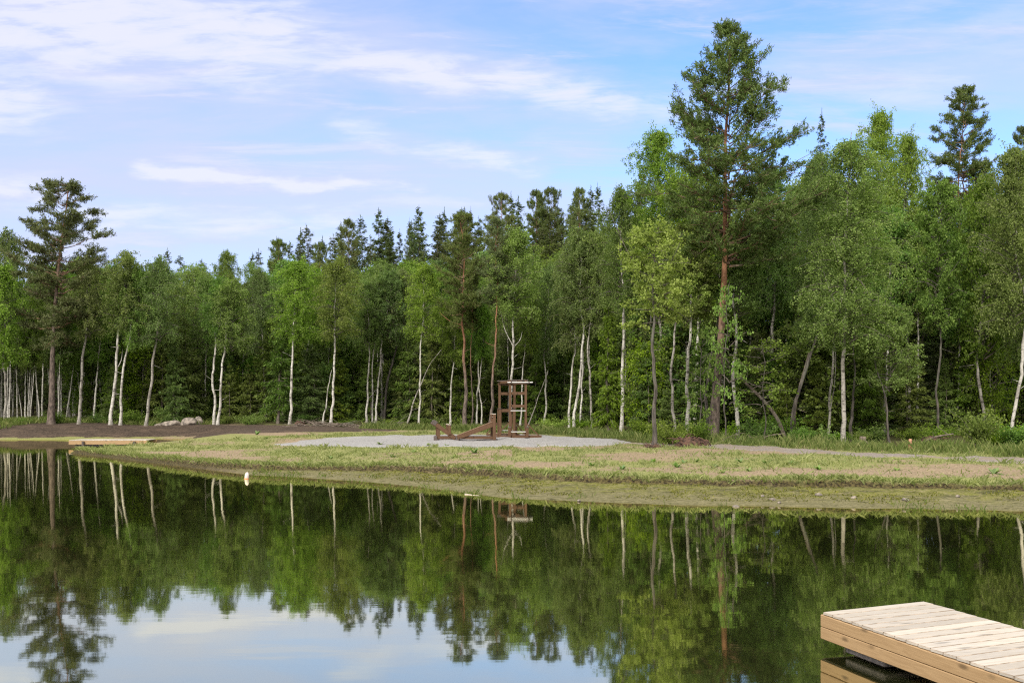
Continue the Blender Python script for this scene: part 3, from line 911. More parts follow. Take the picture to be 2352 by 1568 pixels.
def front_tree(kind, D, pts, wpx, crown=None, ckind=None, var=0, name='birch_tree', label='', cat='birch', fork=None, cmat=None, group=None, wig=0.085):
    """pts: picture positions of the stem from the foot upwards; crown = (u, half width, v top, v bottom)"""
    _seed[0] += 1; rs = np.random.RandomState(_seed[0])
    bx, by = (pts[0][0] - UC) / F * D, D
    bz = hz(bx, by) - 0.06
    root = empty(name, (bx, by, bz))
    tag(root, label, cat, group)
    base = np.zeros(3)
    dep = 0.0; P = []
    for (u, v) in pts[1:]:
        dep += rs.normal(0, 0.12)
        q = px(u, v, D); P.append(np.array([q[0] - bx, dep, q[2] - bz]))
    if crown:
        u, hw, vt, vb = crown
        top, bot = px(u, vt, D), px(u, vb, D)
        lastz = P[-1][2]
        topz = top[2] - bz
        if topz * 0.93 > lastz + 0.4:
            P.append(np.array([top[0] - bx, dep, lastz + (topz - lastz) * 0.93]))
    S = stem_path(base, P, rs, wig)
    A = Acc()
    r0 = wpx * D / F / 2 * (1.0 if 'pine' in kind else 0.80)
    tt = np.linspace(0, 1, len(S))
    rad = r0 * (1 - 0.80 * tt ** 1.1) * (1 + 0.55 * np.exp(-S[:, 2] / 0.35)) * (1 + rs.normal(0, 0.03, len(S)))
    if kind in ('pine', 'redpine'): rad = r0 * (1 - 0.90 * tt ** 0.5) * (1 + 0.15 * np.exp(-S[:, 2] / 0.4))
    if crown and kind not in ('pine', 'redpine'):
        rad = rad * (1 - 0.50 * sstep(S[:, 2], lastz, lastz + 2.6))
    rad = np.maximum(rad, 0.012)
    A.tube(S, rad, 10)
    if fork:
        for (v0, u1, v1) in fork:                    # a fork leaves the stem at v0 and ends at (u1, v1)
            z0 = px(0, v0, D)[2] - bz
            i = int(np.argmin(np.abs(S[:, 2] - z0)))
            e = px(u1, v1, D); e = np.array([e[0] - bx, S[i, 1] + rs.normal(0, 0.4), e[2] - bz])
            mid = (S[i] + e) / 2 + np.array([0.12 * np.sign(e[0] - S[i, 0]), 0, -0.15])
            FP = stem_path(S[i], [mid, e], rs, 0.04)
            A.tube(FP, np.linspace(rad[i] * 0.45, 0.010, len(FP)), 7)
    # a few dead snags and twigs on the bare stem
    for k in range(rs.randint(1, 4)):
        i = rs.randint(len(S) // 5, max(len(S) * 3 // 5, len(S) // 5 + 1))
        az = rs.uniform(0, 6.28)
        p = curve(S[i], (math.cos(az), math.sin(az), rs.uniform(-0.3, 0.5)), rs.uniform(0.3, 0.9), 4, (0, 0, 0.1), rs, 0.12)
        A.tube(p, np.linspace(0.016, 0.005, 5), 4)
    A.build('trunk', M[cmat or BARK[kind]], root)
    if crown:
        if ckind == 'birch':                         # the lowest boughs hang below the first fork
            vb = vb + 6; bot = px(u, vb, D)
        me, W, H = CR[ckind][var]
        h = (vb - vt) * D / F; w = hw * D / F
        c = link('crown', me, root, (top[0] - bx, dep, bot[2] - bz))
        c.scale = (w / W, min(w / W, 1.4), h / H)
        c.rotation_euler = (0, 0, rs.uniform(0, 6.28))
    return root


def T(*a, **k): return front_tree(*a, **k)


# big pines
T('pine', 43.7, [(1636, 1007), (1648, 850), (1660, 701), (1664, 560), (1660, 330), (1676, 90)], 30, (1668, 154, 64, 620), 'pine', 0, 'pine_tree',
  'tall scots pine towering above the right side of the forest', 'pine', wig=0.03)
T('pine', 66, [(117, 975), (120, 840), (129, 690), (140, 560), (158, 440)], 20, (144, 108, 412, 765), 'pine', 1, 'pine_tree',
  'broad pine with a layered crown standing alone above the left shore', 'pine', cmat='bark_pine_dark', wig=0.03)
T('redpine', 58, [(2206, 990), (2206, 760), (2208, 600), (2212, 430), (2217, 230)], 13, (2215, 76, 198, 500), 'pine', 2, 'pine_tree',
  'pine with a red stem rising above the broadleaf trees at far right', 'pine')
T('redpine', 63, [(1067, 978), (1063, 850), (1060, 700), (1062, 600), (1060, 510)], 13, (1062, 58, 488, 730), 'pine', 1, 'pine_tree',
  'pine with dark plated foot behind the left end of the wooden sit-up bench', 'pine', fork=[(745, 1008, 715)])
T('redpine', 62, [(1126, 972), (1131, 850), (1138, 690), (1140, 560)], 10, (1142, 45, 500, 700), 'pine', 2, 'pine_tree',
  'pine with bright orange bare trunk just left of the wooden pull-up tower', 'pine')
T('redpine', 66, [(1083, 976), (1085, 850), (1082, 760)], 5, (1085, 25, 600, 760), 'pine', 2, 'pine_tree',
  'thin reddish pine stem between the two larger pines behind the bench', 'pine')
T('alder', 46, [(1616, 990), (1624, 900), (1640, 780), (1652, 700)], 11, None, None, 0, 'dead_tree', 'dark bare trunk leaning close behind the foot of the tallest pine', 'dead tree')

T('alder', 42.3, [(1668, 1006), (1672, 900), (1668, 800)], 4, (1676, 50, 640, 930), 'sparse', 1, 'alder_tree', 'slender young alder whose leaves cross the trunk of the tall pine', 'alder')
T('alder', 42.8, [(1604, 1003), (1606, 900), (1600, 820)], 4, (1612, 46, 730, 960), 'sparse', 0, 'alder_tree', 'young alder between the thick white birch and the tall pine', 'alder')
T('alder', 44, [(1755, 995), (1752, 920), (1748, 860)], 4, (1745, 70, 770, 950), 'sparse', 1, 'alder_tree', 'young alder with bright sprays over the leaning dead trunk', 'alder')
# left shore birches
T('grey', 66, [(181, 973), (186, 860), (200, 725)], 9, (205, 45, 590, 770), 'birch', 2, label='straight grey birch just right of the lone left pine')
T('birch', 66, [(254, 975), (263, 900), (266, 820), (276, 720), (290, 650)], 10, (292, 62, 578, 760), 'birch', 3, label='crooked white birch with forked top, left of a matching thinner one', fork=[(740, 300, 680), (850, 275, 800)])
T('birch', 66, [(276, 975), (281, 900), (290, 830), (308, 717)], 8, (318, 48, 610, 790), 'birch', 1, label='thin bowed white birch beside the forked birch on the soil bank')
T('grey', 66, [(335, 975), (345, 890), (362, 765)], 9, (368, 55, 584, 780), 'birch', 2, label='grey birch leaning right just left of the boulders')
T('birch', 66.5, [(492, 978), (491, 860), (492, 740), (505, 690)], 8, (505, 46, 632, 770), 'birch', 0, label='left stem of the pair of white birches right of the boulders', fork=[(775, 517, 700)])
T('birch', 66, [(500, 978), (506, 890), (517, 720)], 8, (530, 50, 640, 800), 'birch', 3, label='right stem of the pair of white birches right of the boulders')
T('spruce', 66, [(638, 980), (640, 880), (645, 760)], 8, (645, 42, 680, 930), 'young', 1, 'spruce_tree', 'yellowish spruce with bare grey lower trunk left of a white birch', 'spruce')
T('birch', 65, [(665, 974), (672, 870), (676, 745)], 8, (682, 66, 590, 775), 'birch', 0, label='straight white birch under a full rounded yellow green crown')
T('grey', 70, [(691, 960), (697, 870), (708, 770), (725, 700)], 6, (722, 40, 610, 780), 'birch', 1, label='thin grey birch leaning right just behind the straight white birch')
T('birch', 66, [(741, 966), (752, 900), (765, 850)], 5, None, None, 0, 'birch_tree', 'short leaning stem propped against a taller white birch', 'birch')
T('birch', 64, [(760, 980), (763, 880), (768, 800), (767, 730)], 8, (775, 62, 585, 770), 'birch', 2, label='white birch standing at the end of the bare soil left of the gravel')
T('birch', 68, [(843, 966), (848, 860), (850, 762)], 6, (842, 45, 640, 790), 'birch', 0, label='left stem of the trio of slim birches behind the gravel')
T('birch', 68.5, [(855, 967), (852, 880), (858, 764)], 5, (866, 40, 625, 780), 'birch', 1, label='middle stem of the trio of slim birches behind the gravel')
T('birch', 68, [(863, 967), (868, 870), (884, 745)], 6, (894, 46, 620, 780), 'birch', 3, label='right stem, bowing outwards, of the trio of slim birches')
T('alder', 69, [(882, 962), (890, 880), (905, 810), (918, 770)], 8, (925, 48, 610, 790), 'birch', 2, 'alder_tree', 'dark curving trunk just right of the trio of slim birches', 'alder')
T('birch', 64, [(962, 978), (966, 870), (969, 740)], 6, (975, 50, 600, 770), 'birch', 0, label='upright slim birch crossed by a leaning stem left of the bench')
T('grey', 63.5, [(932, 980), (958, 900), (985, 840), (1015, 803)], 5, None, None, 0, 'birch_tree', 'slanting bare stem crossing an upright birch left of the bench', 'birch')
T('birch', 68, [(1000, 965), (996, 900), (1011, 806)], 5, (1015, 34, 680, 830), 'birch', 1, label='small wavy birch directly above the left end of the bench')
T('birch', 66, [(1034, 973), (1038, 890), (1043, 810)], 6, (1040, 34, 690, 830), 'birch', 3, label='slim birch between the bench end and the dark footed pine')
T('birch', 67, [(1095, 970), (1099, 880), (1100, 790)], 5, (1096, 32, 660, 810), 'birch', 0, label='left one of two slim birches between the two orange pines')
T('birch', 66.5, [(1106, 974), (1101, 880), (1107, 800)], 4, (1110, 28, 700, 820), 'birch', 1, label='right, thinner one of two slim birches between the orange pines')
T('birch', 62, [(1172, 980), (1174, 880), (1180, 800), (1179, 690)], 9, (1186, 66, 520, 730), 'birch', 0, label='white birch rising straight behind the pull-up tower', fork=[(800, 1150, 715), (795, 1200, 760)])
T('birch', 66, [(1195, 974), (1202, 880), (1208, 780)], 5, (1212, 34, 650, 800), 'birch', 1, label='thin birch seen through the right side of the pull-up tower')
T('grey', 65, [(1212, 970), (1240, 900), (1258, 850)], 4, None, None, 0, 'birch_tree', 'slanting thin stem just right of the pull-up tower', 'birch')
T('birch', 67, [(1249, 966), (1253, 890), (1258, 800)], 6, (1262, 42, 600, 820), 'birch', 2, label='slim birch standing alone to the right of the pull-up tower')
T('grey', 70, [(1280, 960), (1284, 860), (1285, 770)], 5, (1285, 36, 600, 790), 'birch', 3, label='thin grey birch left of the thick birch cluster above the gravel')
T('birch', 61, [(1308, 978), (1314, 880), (1320, 800)], 7, (1312, 46, 560, 800), 'birch', 1, label='leftmost trunk of the birch cluster right of the tower')
T('birch', 60, [(1318, 983), (1326, 890), (1338, 795), (1331, 690)], 9, (1330, 62, 515, 730), 'birch', 2, label='thickest leaning trunk of the birch cluster right of the tower')
T('birch', 61, [(1333, 980), (1334, 880), (1337, 760)], 6, (1350, 44, 540, 770), 'birch', 2, label='upright trunk inside the birch cluster right of the tower')
T('grey', 60, [(1362, 985), (1352, 880), (1349, 775)], 7, (1372, 55, 520, 760), 'birch', 2, label='grey rightmost trunk of the birch cluster, leaning left')
T('spruce', 58, [(1397, 987), (1396, 880)], 8, (1397, 42, 690, 960), 'young', 0, 'spruce_tree', 'brownish green spruce between the birch cluster and a bright white birch', 'spruce')
T('birch', 57, [(1428, 984), (1430, 850), (1428, 690)], 11, (1425, 62, 420, 700), 'birch', 2, label='bright white birch with a double stem in the middle of the clearing edge', fork=[(960, 1436, 720)])
T('grey', 57, [(1478, 986), (1475, 880), (1476, 755)], 6, (1470, 40, 560, 780), 'birch', 1, label='thin grey birch left of the dark footed alder')
T('alder', 39.2, [(1501, 1020), (1502, 900), (1506, 760), (1500, 650), (1510, 560)], 13, (1512, 88, 500, 745), 'leafy', 0, 'alder_tree',
  'alder with dark trunk and fresh leaves nearest the gravel area', 'alder', fork=[(660, 1400, 480), (640, 1560, 560)])
T('grey', 45, [(1553, 950), (1549, 850), (1557, 710)], 9, (1575, 86, 500, 750), 'leafy', 1, 'birch_tree', 'spotted birch under bright leaves between the alder and the tall pine')
T('birch', 45, [(1580, 965), (1582, 840), (1581, 680)], 12, (1590, 66, 545, 735), 'leafy', 0, 'birch_tree', 'thick white birch just left of the tall pine')
T('birch', 45, [(1694, 984), (1690, 850), (1683, 700), (1686, 580)], 12, (1700, 76, 535, 730), 'leafy', 1, 'birch_tree', 'white birch just right of the tall pine')
T('grey', 56, [(1515, 975), (1520, 800), (1512, 560)], 10, (1515, 80, 285, 620), 'broad', 0, 'birch_tree', 'tall birch crown filling the left shoulder of the tall pine')
T('grey', 52, [(1775, 985), (1772, 800), (1770, 600)], 10, (1772, 78, 370, 720), 'broad', 0, 'birch_tree', 'leafy birch close behind the right side of the tall pine')
T('weeping', 42, [(1937, 1012), (1938, 860), (1941, 735), (1938, 600), (1950, 420)], 13, (1952, 128, 298, 790), 'weeping', 0, 'birch_tree', 'big weeping birch with a pale spotted trunk right of the tall pine', fork=[(740, 1890, 600), (700, 2010, 560)])
T('grey', 46, [(1901, 985), (1908, 870), (1912, 735)], 7, (1880, 66, 330, 760), 'weeping', 0, 'birch_tree', 'thin double stem birch left of the weeping birch', fork=[(950, 1916, 800)])
T('alder', 45, [(1954, 995), (1958, 880), (1962, 760)], 9, None, None, 0, 'alder_tree', 'dark straight trunk half hidden right of the weeping birch', 'alder')
T('grey', 56, [(2020, 985), (2022, 800), (2022, 500)], 9, (2022, 62, 243, 640), 'broad', 0, 'birch_tree', 'birch with the pointed top above the weeping birch')
T('grey', 54, [(2085, 985), (2085, 760), (2084, 520)], 9, (2084, 58, 296, 700), 'broad', 0, 'birch_tree', 'birch crown stepping down right of the pointed birch top')
T('alder', 43, [(2043, 1004), (2035, 930), (2018, 860), (2006, 800)], 6, (2040, 72, 690, 900), 'leafy', 1, 'alder_tree', 'low leaning alder with drooping leafy sprays over the dark hollow', 'alder')
T('spruce', 62, [(1885, 985), (1885, 700)], 8, (1886, 40, 252, 700), 'spruce', 1, 'spruce_tree', 'spruce with a thin spire poking above the birches', 'spruce')
T('spruce', 50, [(1882, 985), (1882, 900)], 9, (1880, 75, 560, 990), 'spruce', 0, 'spruce_tree', 'dark shaded spruce standing left behind the weeping birch trunk', 'spruce')
T('birch', 44, [(2322, 985), (2335, 890), (2346, 814), (2352, 700), (2330, 580)], 10, (2330, 92, 330, 760), 'broad', 0, 'birch_tree', 'curved white birch at the right edge of the picture')
T('grey', 50, [(2260, 985), (2250, 800), (2262, 640)], 9, (2262, 70, 380, 830), 'broad', 1, 'birch_tree', 'bright leafy birch right of the red stemmed pine')
T('grey', 47, [(2400, 990), (2395, 800), (2380, 640)], 10, (2375, 80, 330, 820), 'broad', 0, 'birch_tree', 'birch crown cut off by the right picture edge')
T('alder', 49, [(2150, 990), (2152, 830), (2160, 680)], 7, (2150, 66, 400, 760), 'broad', 1, 'alder_tree', 'leafy alder in front of the red stemmed pine', 'alder')
T('grey', 70, [(12, 968), (14, 860), (10, 700)], 8, (20, 60, 520, 800), 'birch', 2, label='grey birch crown at the left picture edge behind the lone pine')
T('birch', 66, [(-30, 972), (-26, 820), (-10, 700)], 9, (10, 68, 600, 830), 'birch', 0, label='light green birch cut off by the left picture edge')
T('grey', 72, [(520, 968), (522, 800), (520, 700)], 7, (520, 40, 570, 720), 'birch', 2, label='birch with the highest rounded top left of the boulder gap')
# skyline conifers behind
SKY = [('pine', 1, 640, 548, 40, 95), ('spruce', 0, 690, 552, 30, 96), ('pine', 1, 735, 556, 34, 97), ('pine', 2, 800, 503, 38, 96), ('spruce', 0, 870, 478, 34, 105), ('spruce', 1, 918, 525, 24, 108),
       ('spruce', 0, 962, 472, 36, 108), ('spruce', 1, 940, 500, 22, 104), ('spruce', 1, 1021, 478, 30, 108), ('pine', 2, 1058, 484, 34, 96), ('spruce', 1, 1081, 474, 22, 112), ('pine', 1, 1152, 442, 44, 92),
       ('spruce', 1, 1196, 500, 28, 98), ('pine', 2, 1232, 436, 36, 95), ('pine', 1, 1266, 430, 42, 96), ('spruce', 2, 1262, 480, 44, 85), ('pine', 2, 1330, 432, 36, 88), ('spruce', 1, 1358, 426, 34, 88), ('spruce', 2, 1400, 470, 36, 92),
       ('spruce', 1, 1472, 388, 34, 84), ('pine', 2, 2345, 290, 40, 66)]
names = ['low rounded pine first in the skyline left of centre', 'dark small spruce beside the first skyline pine', 'flat topped pine left of the feathered tall pine', 'narrow feathered pine topping the left skyline',
         'spruce spire with open drooping branches, tallest left of the centre', 'low narrow spruce in the dip between two spires', 'dense spruce spire above the middle birches', 'thin spruce leaning on the dense middle spire',
         'slim spruce spire with layered dark branches', 'bushy pine top joined to a thin spruce spire', 'needle thin spruce tip beside the bushy pine top', 'pine with a lone tip above the pull-up tower',
         'low spruce in the dip right of the lone pine tip', 'left one of twin pine tops right of the tower', 'right one of twin pine tops right of the tower', 'broad dark spruce below the twin pine tops',
         'open topped pine left of the bright birch crown', 'spruce with light tips beside the open topped pine', 'dark spruce half hidden by the bright white birch crown', 'spruce top between the birch crown and the tall pine', 'dark pine top at the right picture edge']
for (kd, var, u, vt, hw, D), nm in zip(SKY, names):
    vb = VH - 150
    T('pine' if kd == 'pine' else 'spruce', D, [(u, 940), (u, 800), (u, 700)], 7, (u, hw * (1.0 if kd == 'pine' else 1.65), vt, min(vt + (230 if kd == 'pine' else 380), 860)), kd, var,
      'pine_tree' if kd == 'pine' else 'spruce_tree', nm, kd, wig=0.02)


# ------------------------------------------------------------------ the wood behind: copies of a few whole trees
def proto(kind, hw, hc, h, r, name, cat, bark, ckind, var, label, group):
    root = empty(name, (0, -30, 0))
    tag(root, label, cat, group)
    rs = np.random.RandomState(int(hw * 100 + h * 10))
    S = stem_path(np.zeros(3), [np.array([rs.normal(0, .1), rs.normal(0, .1), h * 0.5]), np.array([rs.normal(0, .15), rs.normal(0, .15), h * 0.94])], rs, 0.06)
    A = Acc(); A.tube(S, r * (1 - 0.92 * np.linspace(0, 1, len(S)) ** 0.8), 7); A.build('trunk', M[bark], root)
    me, W, H = CR[ckind][var]
    c = link('crown', me, root, (S[-1][0], S[-1][1], h - hc)); c.scale = (hw / W, hw / W, hc / H)
    return root


GB, GS, GP, GY = 'birches deep in the wood', 'spruces deep in the wood', 'pines deep in the wood', 'young spruces under the trees'
LB, LS = 'slender birch standing deep in the wood behind the front row', 'dark spruce filling the wood behind the birches'
LY = 'young spruce with low branches in the shade between birch trunks'
PB = [proto('birch', 1.75, 6.2, 11.5, 0.085, 'birch_tree', 'birch', 'bark_birch', 'birch', v, LB, GB) for v in (0, 1, 2, 3, 4, 5)]
PS = [proto('spruce', 2.0, 12.6, 14.0, 0.13, 'spruce_tree', 'spruce', 'bark_spruce', 'spruce', v, LS, GS) for v in (0, 1, 2)]
PY = [proto('young', 1.35, 5.6, 6.0, 0.07, 'spruce_tree', 'spruce', 'bark_spruce', 'young', v, LY, GY) for v in (0, 1)]
used = set()


def plant(protos, u, D, h, rs, label=None, group=None):
    p = protos[rs.randint(len(protos))]
    o = p if p.name not in used else copy_tree(p)
    used.add(p.name)
    x = (u - UC) / F * D
    o.location = (x, D, hz(x, D) - 0.05)
    ref = {'b': 11.5, 's': 14.0, 'y': 6.0, 'u': 5.0}[protos[0]['_k']]
    s = h / ref
    k_ = rs.uniform(0.8, 1.2)
    o.scale = (s * k_, s * k_ * rs.uniform(0.9, 1.1), s)
    o.rotation_euler = (rs.normal(0, 0.03), rs.normal(0, 0.03), rs.uniform(0, 6.28))
    if label: o['label'] = label
    if group: o['group'] = group
    return o


for P_, k_ in ((PB, 'b'), (PS, 's'), (PY, 'y')):
    for p in P_: p['_k'] = k_
sk_u = [-300, 0, 60, 240, 370, 520, 600, 700, 800, 900, 1050, 1150, 1250, 1350, 1450, 1520, 1600, 1760, 1860, 1950, 2090, 2160, 2260, 2352, 2700]
sk_v = [600, 600, 590, 605, 605, 590, 605, 610, 605, 600, 595, 575, 560, 540, 500, 420, 330, 400, 340, 330, 340, 400, 380, 360, 360]
rs = np.random.RandomState(77)
conifer_u = [-300, 540, 610, 700, 800, 870, 960, 1080, 1150, 1260, 1350, 1450, 1520]
conifer_v = [625, 625, 575, 562, 540, 522, 512, 510, 492, 475, 472, 470, 440]


def hmax(u, D, margin, con=False):
    v = (np.interp(u, conifer_u, conifer_v) if con else np.interp(u, sk_u, sk_v)) + margin
    return CAM_H + (VH - v) * D / F - 0.8


# rows of birches behind the front row
for (D0, step, m0, m1) in ((73, 58, 0, 60), (80, 62, -5, 40), (88, 70, -10, 30)):
    for u in np.arange(-40, 1500, step):
        uu = u + rs.uniform(-20, 20); D = D0 + rs.uniform(-2.5, 2.5)
        plant(PB, uu, D, min(max(hmax(uu, D, rs.uniform(m0, m1)), 8), 17), rs)
for (D0, step) in ((55, 85), (62, 95)):
    for u in np.arange(1500, 2500, step):
        uu = u + rs.uniform(-25, 25); D = D0 + rs.uniform(-2.5, 2.5)
        plant(PB, uu, D, min(max(hmax(uu, D, rs.uniform(30, 140)), 8), 17), rs)
# white trunks crowding the left shore
GL = 'thin birches crowding the left shore'
for k in range(30):
    uu = rs.uniform(-60, 235); D = rs.uniform(68, 84)
    o = plant(PB, uu, D, min(hmax(uu, D, rs.uniform(30, 130)), 11.5), rs, 'thin white birch in the crowded stand behind the lone left pine', GL)
    o.rotation_euler = (rs.normal(0, 0.06), rs.normal(0, 0.07), rs.uniform(0, 6.28)); k_ = rs.uniform(0.6, 1.15)
    o.scale = (o.scale[0] * k_, o.scale[1] * k_, o.scale[2])
# dark spruces closing the wood
for (D0, step, m) in ((78, 52, 130), (92, 40, 45), (99, 36, 8), (107, 30, -12)):
    for u in np.arange(-150, 1500, step):
        uu = u + rs.uniform(-16, 16); D = D0 + rs.uniform(-3, 3)
        if uu < 240 and D < 85: continue
        plant(PS, uu, D, min(max(hmax(uu, D, m + rs.uniform(0, 50), True), 9), 27), rs)
for (D0, step, m) in ((56, 75, 200), (66, 60, 120), (76, 52, 60)):
    for u in np.arange(1480, 2600, step):
        uu = u + rs.uniform(-20, 20); D = D0 + rs.uniform(-3, 3)
        plant(PS, uu, D, min(max(hmax(uu, D, m + rs.uniform(-10, 60)), 9), 24), rs)
for uu, D in ((2075, 69), (2105, 74), (2130, 70), (2160, 75), (2190, 70), (2225, 74), (2120, 62), (2175, 63)):
    plant(PS, uu, D, hmax(uu, D, 110 + rs.uniform(0, 50)), rs)
# the wood goes on a little past the left picture edge
for k in range(26):
    uu = rs.uniform(-620, -90); D = rs.uniform(72, 98)
    plant(PB if k % 3 == 0 and D < 86 else PS, uu, D, rs.uniform(10.5, 13.5), rs)
# young spruces in the understorey
for k in range(74):
    uu = rs.uniform(215, 1480); D = rs.uniform(67.5, 77)
    plant(PY, uu, D, rs.uniform(3.0, 7.5), rs)
for k in range(34):
    uu = rs.uniform(1480, 2420); D = rs.uniform(49, 60)
    plant(PY, uu, D, rs.uniform(2.5, 6.0), rs)

LU, GU = 'young broadleaf tree with low leaves under the tall birches', 'young broadleaf trees under the birches'
CR['low'] = [(crown_leafy(181, 1.4, 4.2, 40, 0.11, 'leaf_birch', 8, 20), 1.4, 4.2), (crown_birch(182, 1.3, 4.4, 40, 0.09, 'leaf_bush', 9, 22, 0.8), 1.3, 4.4)]
PU = [proto('broad', 1.4, 4.4, 5.0, 0.05, 'broadleaf_tree', 'young tree', 'bark_birch_grey', 'low', v, LU, GU) for v in (0, 1)]
for p in PU: p['_k'] = 'u'
for k in range(44):
    uu = rs.uniform(190, 1480); D = rs.uniform(69.5, 79)
    plant(PU, uu, D, rs.uniform(3.5, 7.5), rs)
for k in range(26):
    uu = rs.uniform(1480, 2420); D = rs.uniform(50, 60)
    if 2060 < uu < 2240: uu -= 260
    plant(PU, uu, D, rs.uniform(3.0, 7.0), rs)

# ------------------------------------------------------------------ shrubs, saplings
def bush(u, D, w, h, var, label, group=None, name='bush'):
    x = (u - UC) / F * D
    o = empty(name, (x, D, hz(x, D) - 0.03), rng.uniform(0, 6.28))
    tag(o, label, 'bush', group)
    me = SAP if var == 's' else BUSH[var]
    c = link('foliage', me, o)
    c.scale = (w / 0.9, w / 0.9, h / 1.3)
    return o


bush(1545, 41.5, 0.85, 1.25, 2, 'light green bush right of the dark alder trunk')
bush(1598, 42.0, 0.8, 1.3, 0, 'bush in front of the thick birch beside the root mound')
bush(1272, 58, 0.75, 0.95, 2, 'yellow green bush at the gravel edge right of the pull-up tower')
bush(2245, 39.5, 1.0, 1.9, 0, 'big leafy bush left of the curved birch at the right edge')
bush(2290, 41, 1.1, 1.5, 1, 'darker bush between the big leafy bush and the curved birch')
bush(2335, 40, 1.0, 1.2, 0, 'bush at the foot of the curved birch by the right edge')
bush(1895, 41, 0.5, 1.3, 's', 'slim sapling just left of the weeping birch trunk', name='sapling')
bush(1735, 45, 1.2, 1.7, 1, 'dark green thicket right of the tall pine foot')
bush(1790, 46, 1.3, 1.5, 0, 'thicket under the leaning dead trunk')
bush(2010, 44, 0.9, 1.1, 1, 'low shrub at the foot of the low leaning alder')
bush(575, 66, 0.8, 0.9, 2, 'yellowish shrub at the soil edge right of the birch pair')
bush(125, 66.5, 0.7, 1.1, 0, 'shrub at the foot of the lone left pine')
bush(56, 66, 0.5, 0.7, 1, 'small round shrub left of the lone left pine')
for (u, D, w, h) in ((1660, 44.8, 1.0, 1.2), (1845, 44, 0.8, 0.9), (1925, 43, 0.6, 0.6), (1975, 43.5, 0.7, 0.6), (2090, 46, 0.9, 1.0), (2150, 47, 1.0, 1.1), (1480, 50, 0.9, 1.0), (1330, 60.5, 0.8, 0.8),
                     (900, 65.5, 0.9, 0.7), (800, 65.5, 0.8, 0.6), (985, 65, 0.8, 0.7), (420, 69, 1.2, 1.2), (520, 68, 1.0, 0.9), (300, 68, 1.1, 1.2), (385, 69, 1.0, 1.5), (700, 67, 1.0, 0.9), (230, 67.5, 0.9, 1.1)):
    bush(u, D, w, h, rng.randint(0, 2), 'low shrub in the undergrowth along the forest edge', 'low shrubs along the forest edge')


# ------------------------------------------------------------------ grass and weeds
def blades(name, X, Y, hgt, wid, m_, lean=0.35, label=None, rs=rng):
    n = len(X)
    z, *_ = ground_info(X, Y)
    az = rs.uniform(0, 6.28, n)
    hx = np.cos(az) * wid / 2; hy = np.sin(az) * wid / 2
    lx = rs.normal(0, lean, n) * hgt; ly = rs.normal(0, lean, n) * hgt
    b0 = np.stack([X - hx, Y - hy, z - 0.01], 1); b1 = np.stack([X + hx, Y + hy, z - 0.01], 1)
    m0 = np.stack([X + lx * 0.4 + hx * 0.7, Y + ly * 0.4 + hy * 0.7, z + hgt * 0.6], 1)
    t0 = np.stack([X + lx, Y + ly, z + hgt], 1)
    V = np.stack([b0, b1, m0, t0], 1)
    me = mesh_np(name, V, np.arange(4 * n).reshape(n, 4), [m_], None, False)
    return tag(link(name, me), kind='stuff', label=label)


def lawn_ok(X, Y):
    P = np.stack([X, Y], 1)
    z, e, f, ins, dl, ds = ground_info(X, Y)
    return ins & (e > 0.12) & (f > 0.5) & ~inside(P, np.array(pad)) & ~inside(P, np.array(path)) & ~inside(P, np.array(soil)), e


rs = np.random.RandomState(5)
N_ = 260000
X = rs.uniform(-20, 17, N_); Y = rs.uniform(24, 54, N_)
ok, e = lawn_ok(X, Y)
cv = cover_at(X, Y) + 0.5 * (1 - sstep(e, 0.3, 1.2))
cl = vnoise(X, Y, 2.6, 31, 2)
fedge = np.interp(X, [-20, -8, 2, 5, 9, 13, 20], [68, 58, 52, 43, 42, 38, 34])
ok &= (rs.rand(N_) < 0.75 * np.clip(cv * 1.2 - 0.05, 0.10, 1) * (0.15 + 0.85 * sstep(cl, 0.32, 0.6))) & (Y < fedge)
X, Y = X[ok], Y[ok]
tuft = vnoise(X, Y, 1.7, 41, 3)
blades('lawn_grass', X, Y, rs.uniform(0.025, 0.075, len(X)) * (1 + 1.8 * sstep(tuft, 0.60, 0.72)), rs.uniform(0.02, 0.045, len(X)), M['grass_lawn'], 0.7, 'short patchy grass on the dry lawn', rs)
# overhanging fringe on the bank
N_ = 400000
X = rs.uniform(-20.3, 17, N_); Y = rs.uniform(23, 48, N_)
z, e, f, ins, dl, ds = ground_info(X, Y)
ok = ins & (e > 0.06) & (e < 0.40) & (f > 0.5) & (rs.rand(N_) < 0.8)
X, Y = X[ok], Y[ok]
blades('bank_grass', X, Y, rs.uniform(0.05, 0.17, len(X)), rs.uniform(0.02, 0.04, len(X)), M['grass_lawn'], 0.9, 'grass hanging over the edge of the lawn bank', rs)
# moss and wet grass on the shelf
N_ = 160000
X = rs.uniform(-12, 17, N_); Y = rs.uniform(20, 36, N_)
z, e, f, ins, dl, ds = ground_info(X, Y)
ok = ins & (e < -0.05) & (z > 0.05) & (vnoise(X, Y, 2.2, 33, 4) + rs.normal(0, 0.07, N_) > 0.52) & (rs.rand(N_) < 0.8)
X, Y = X[ok], Y[ok]
M['moss'] = leaf_mat('wet moss', (0.05, 0.055, 0.012), (0.115, 0.12, 0.025), (0.22, 0.21, 0.05), 0.2, 0.0)
blades('moss', X, Y, rs.uniform(0.015, 0.045, len(X)), rs.uniform(0.02, 0.04, len(X)), M['moss'], 0.9, 'moss and wet weed on the shelf above the water', rs)
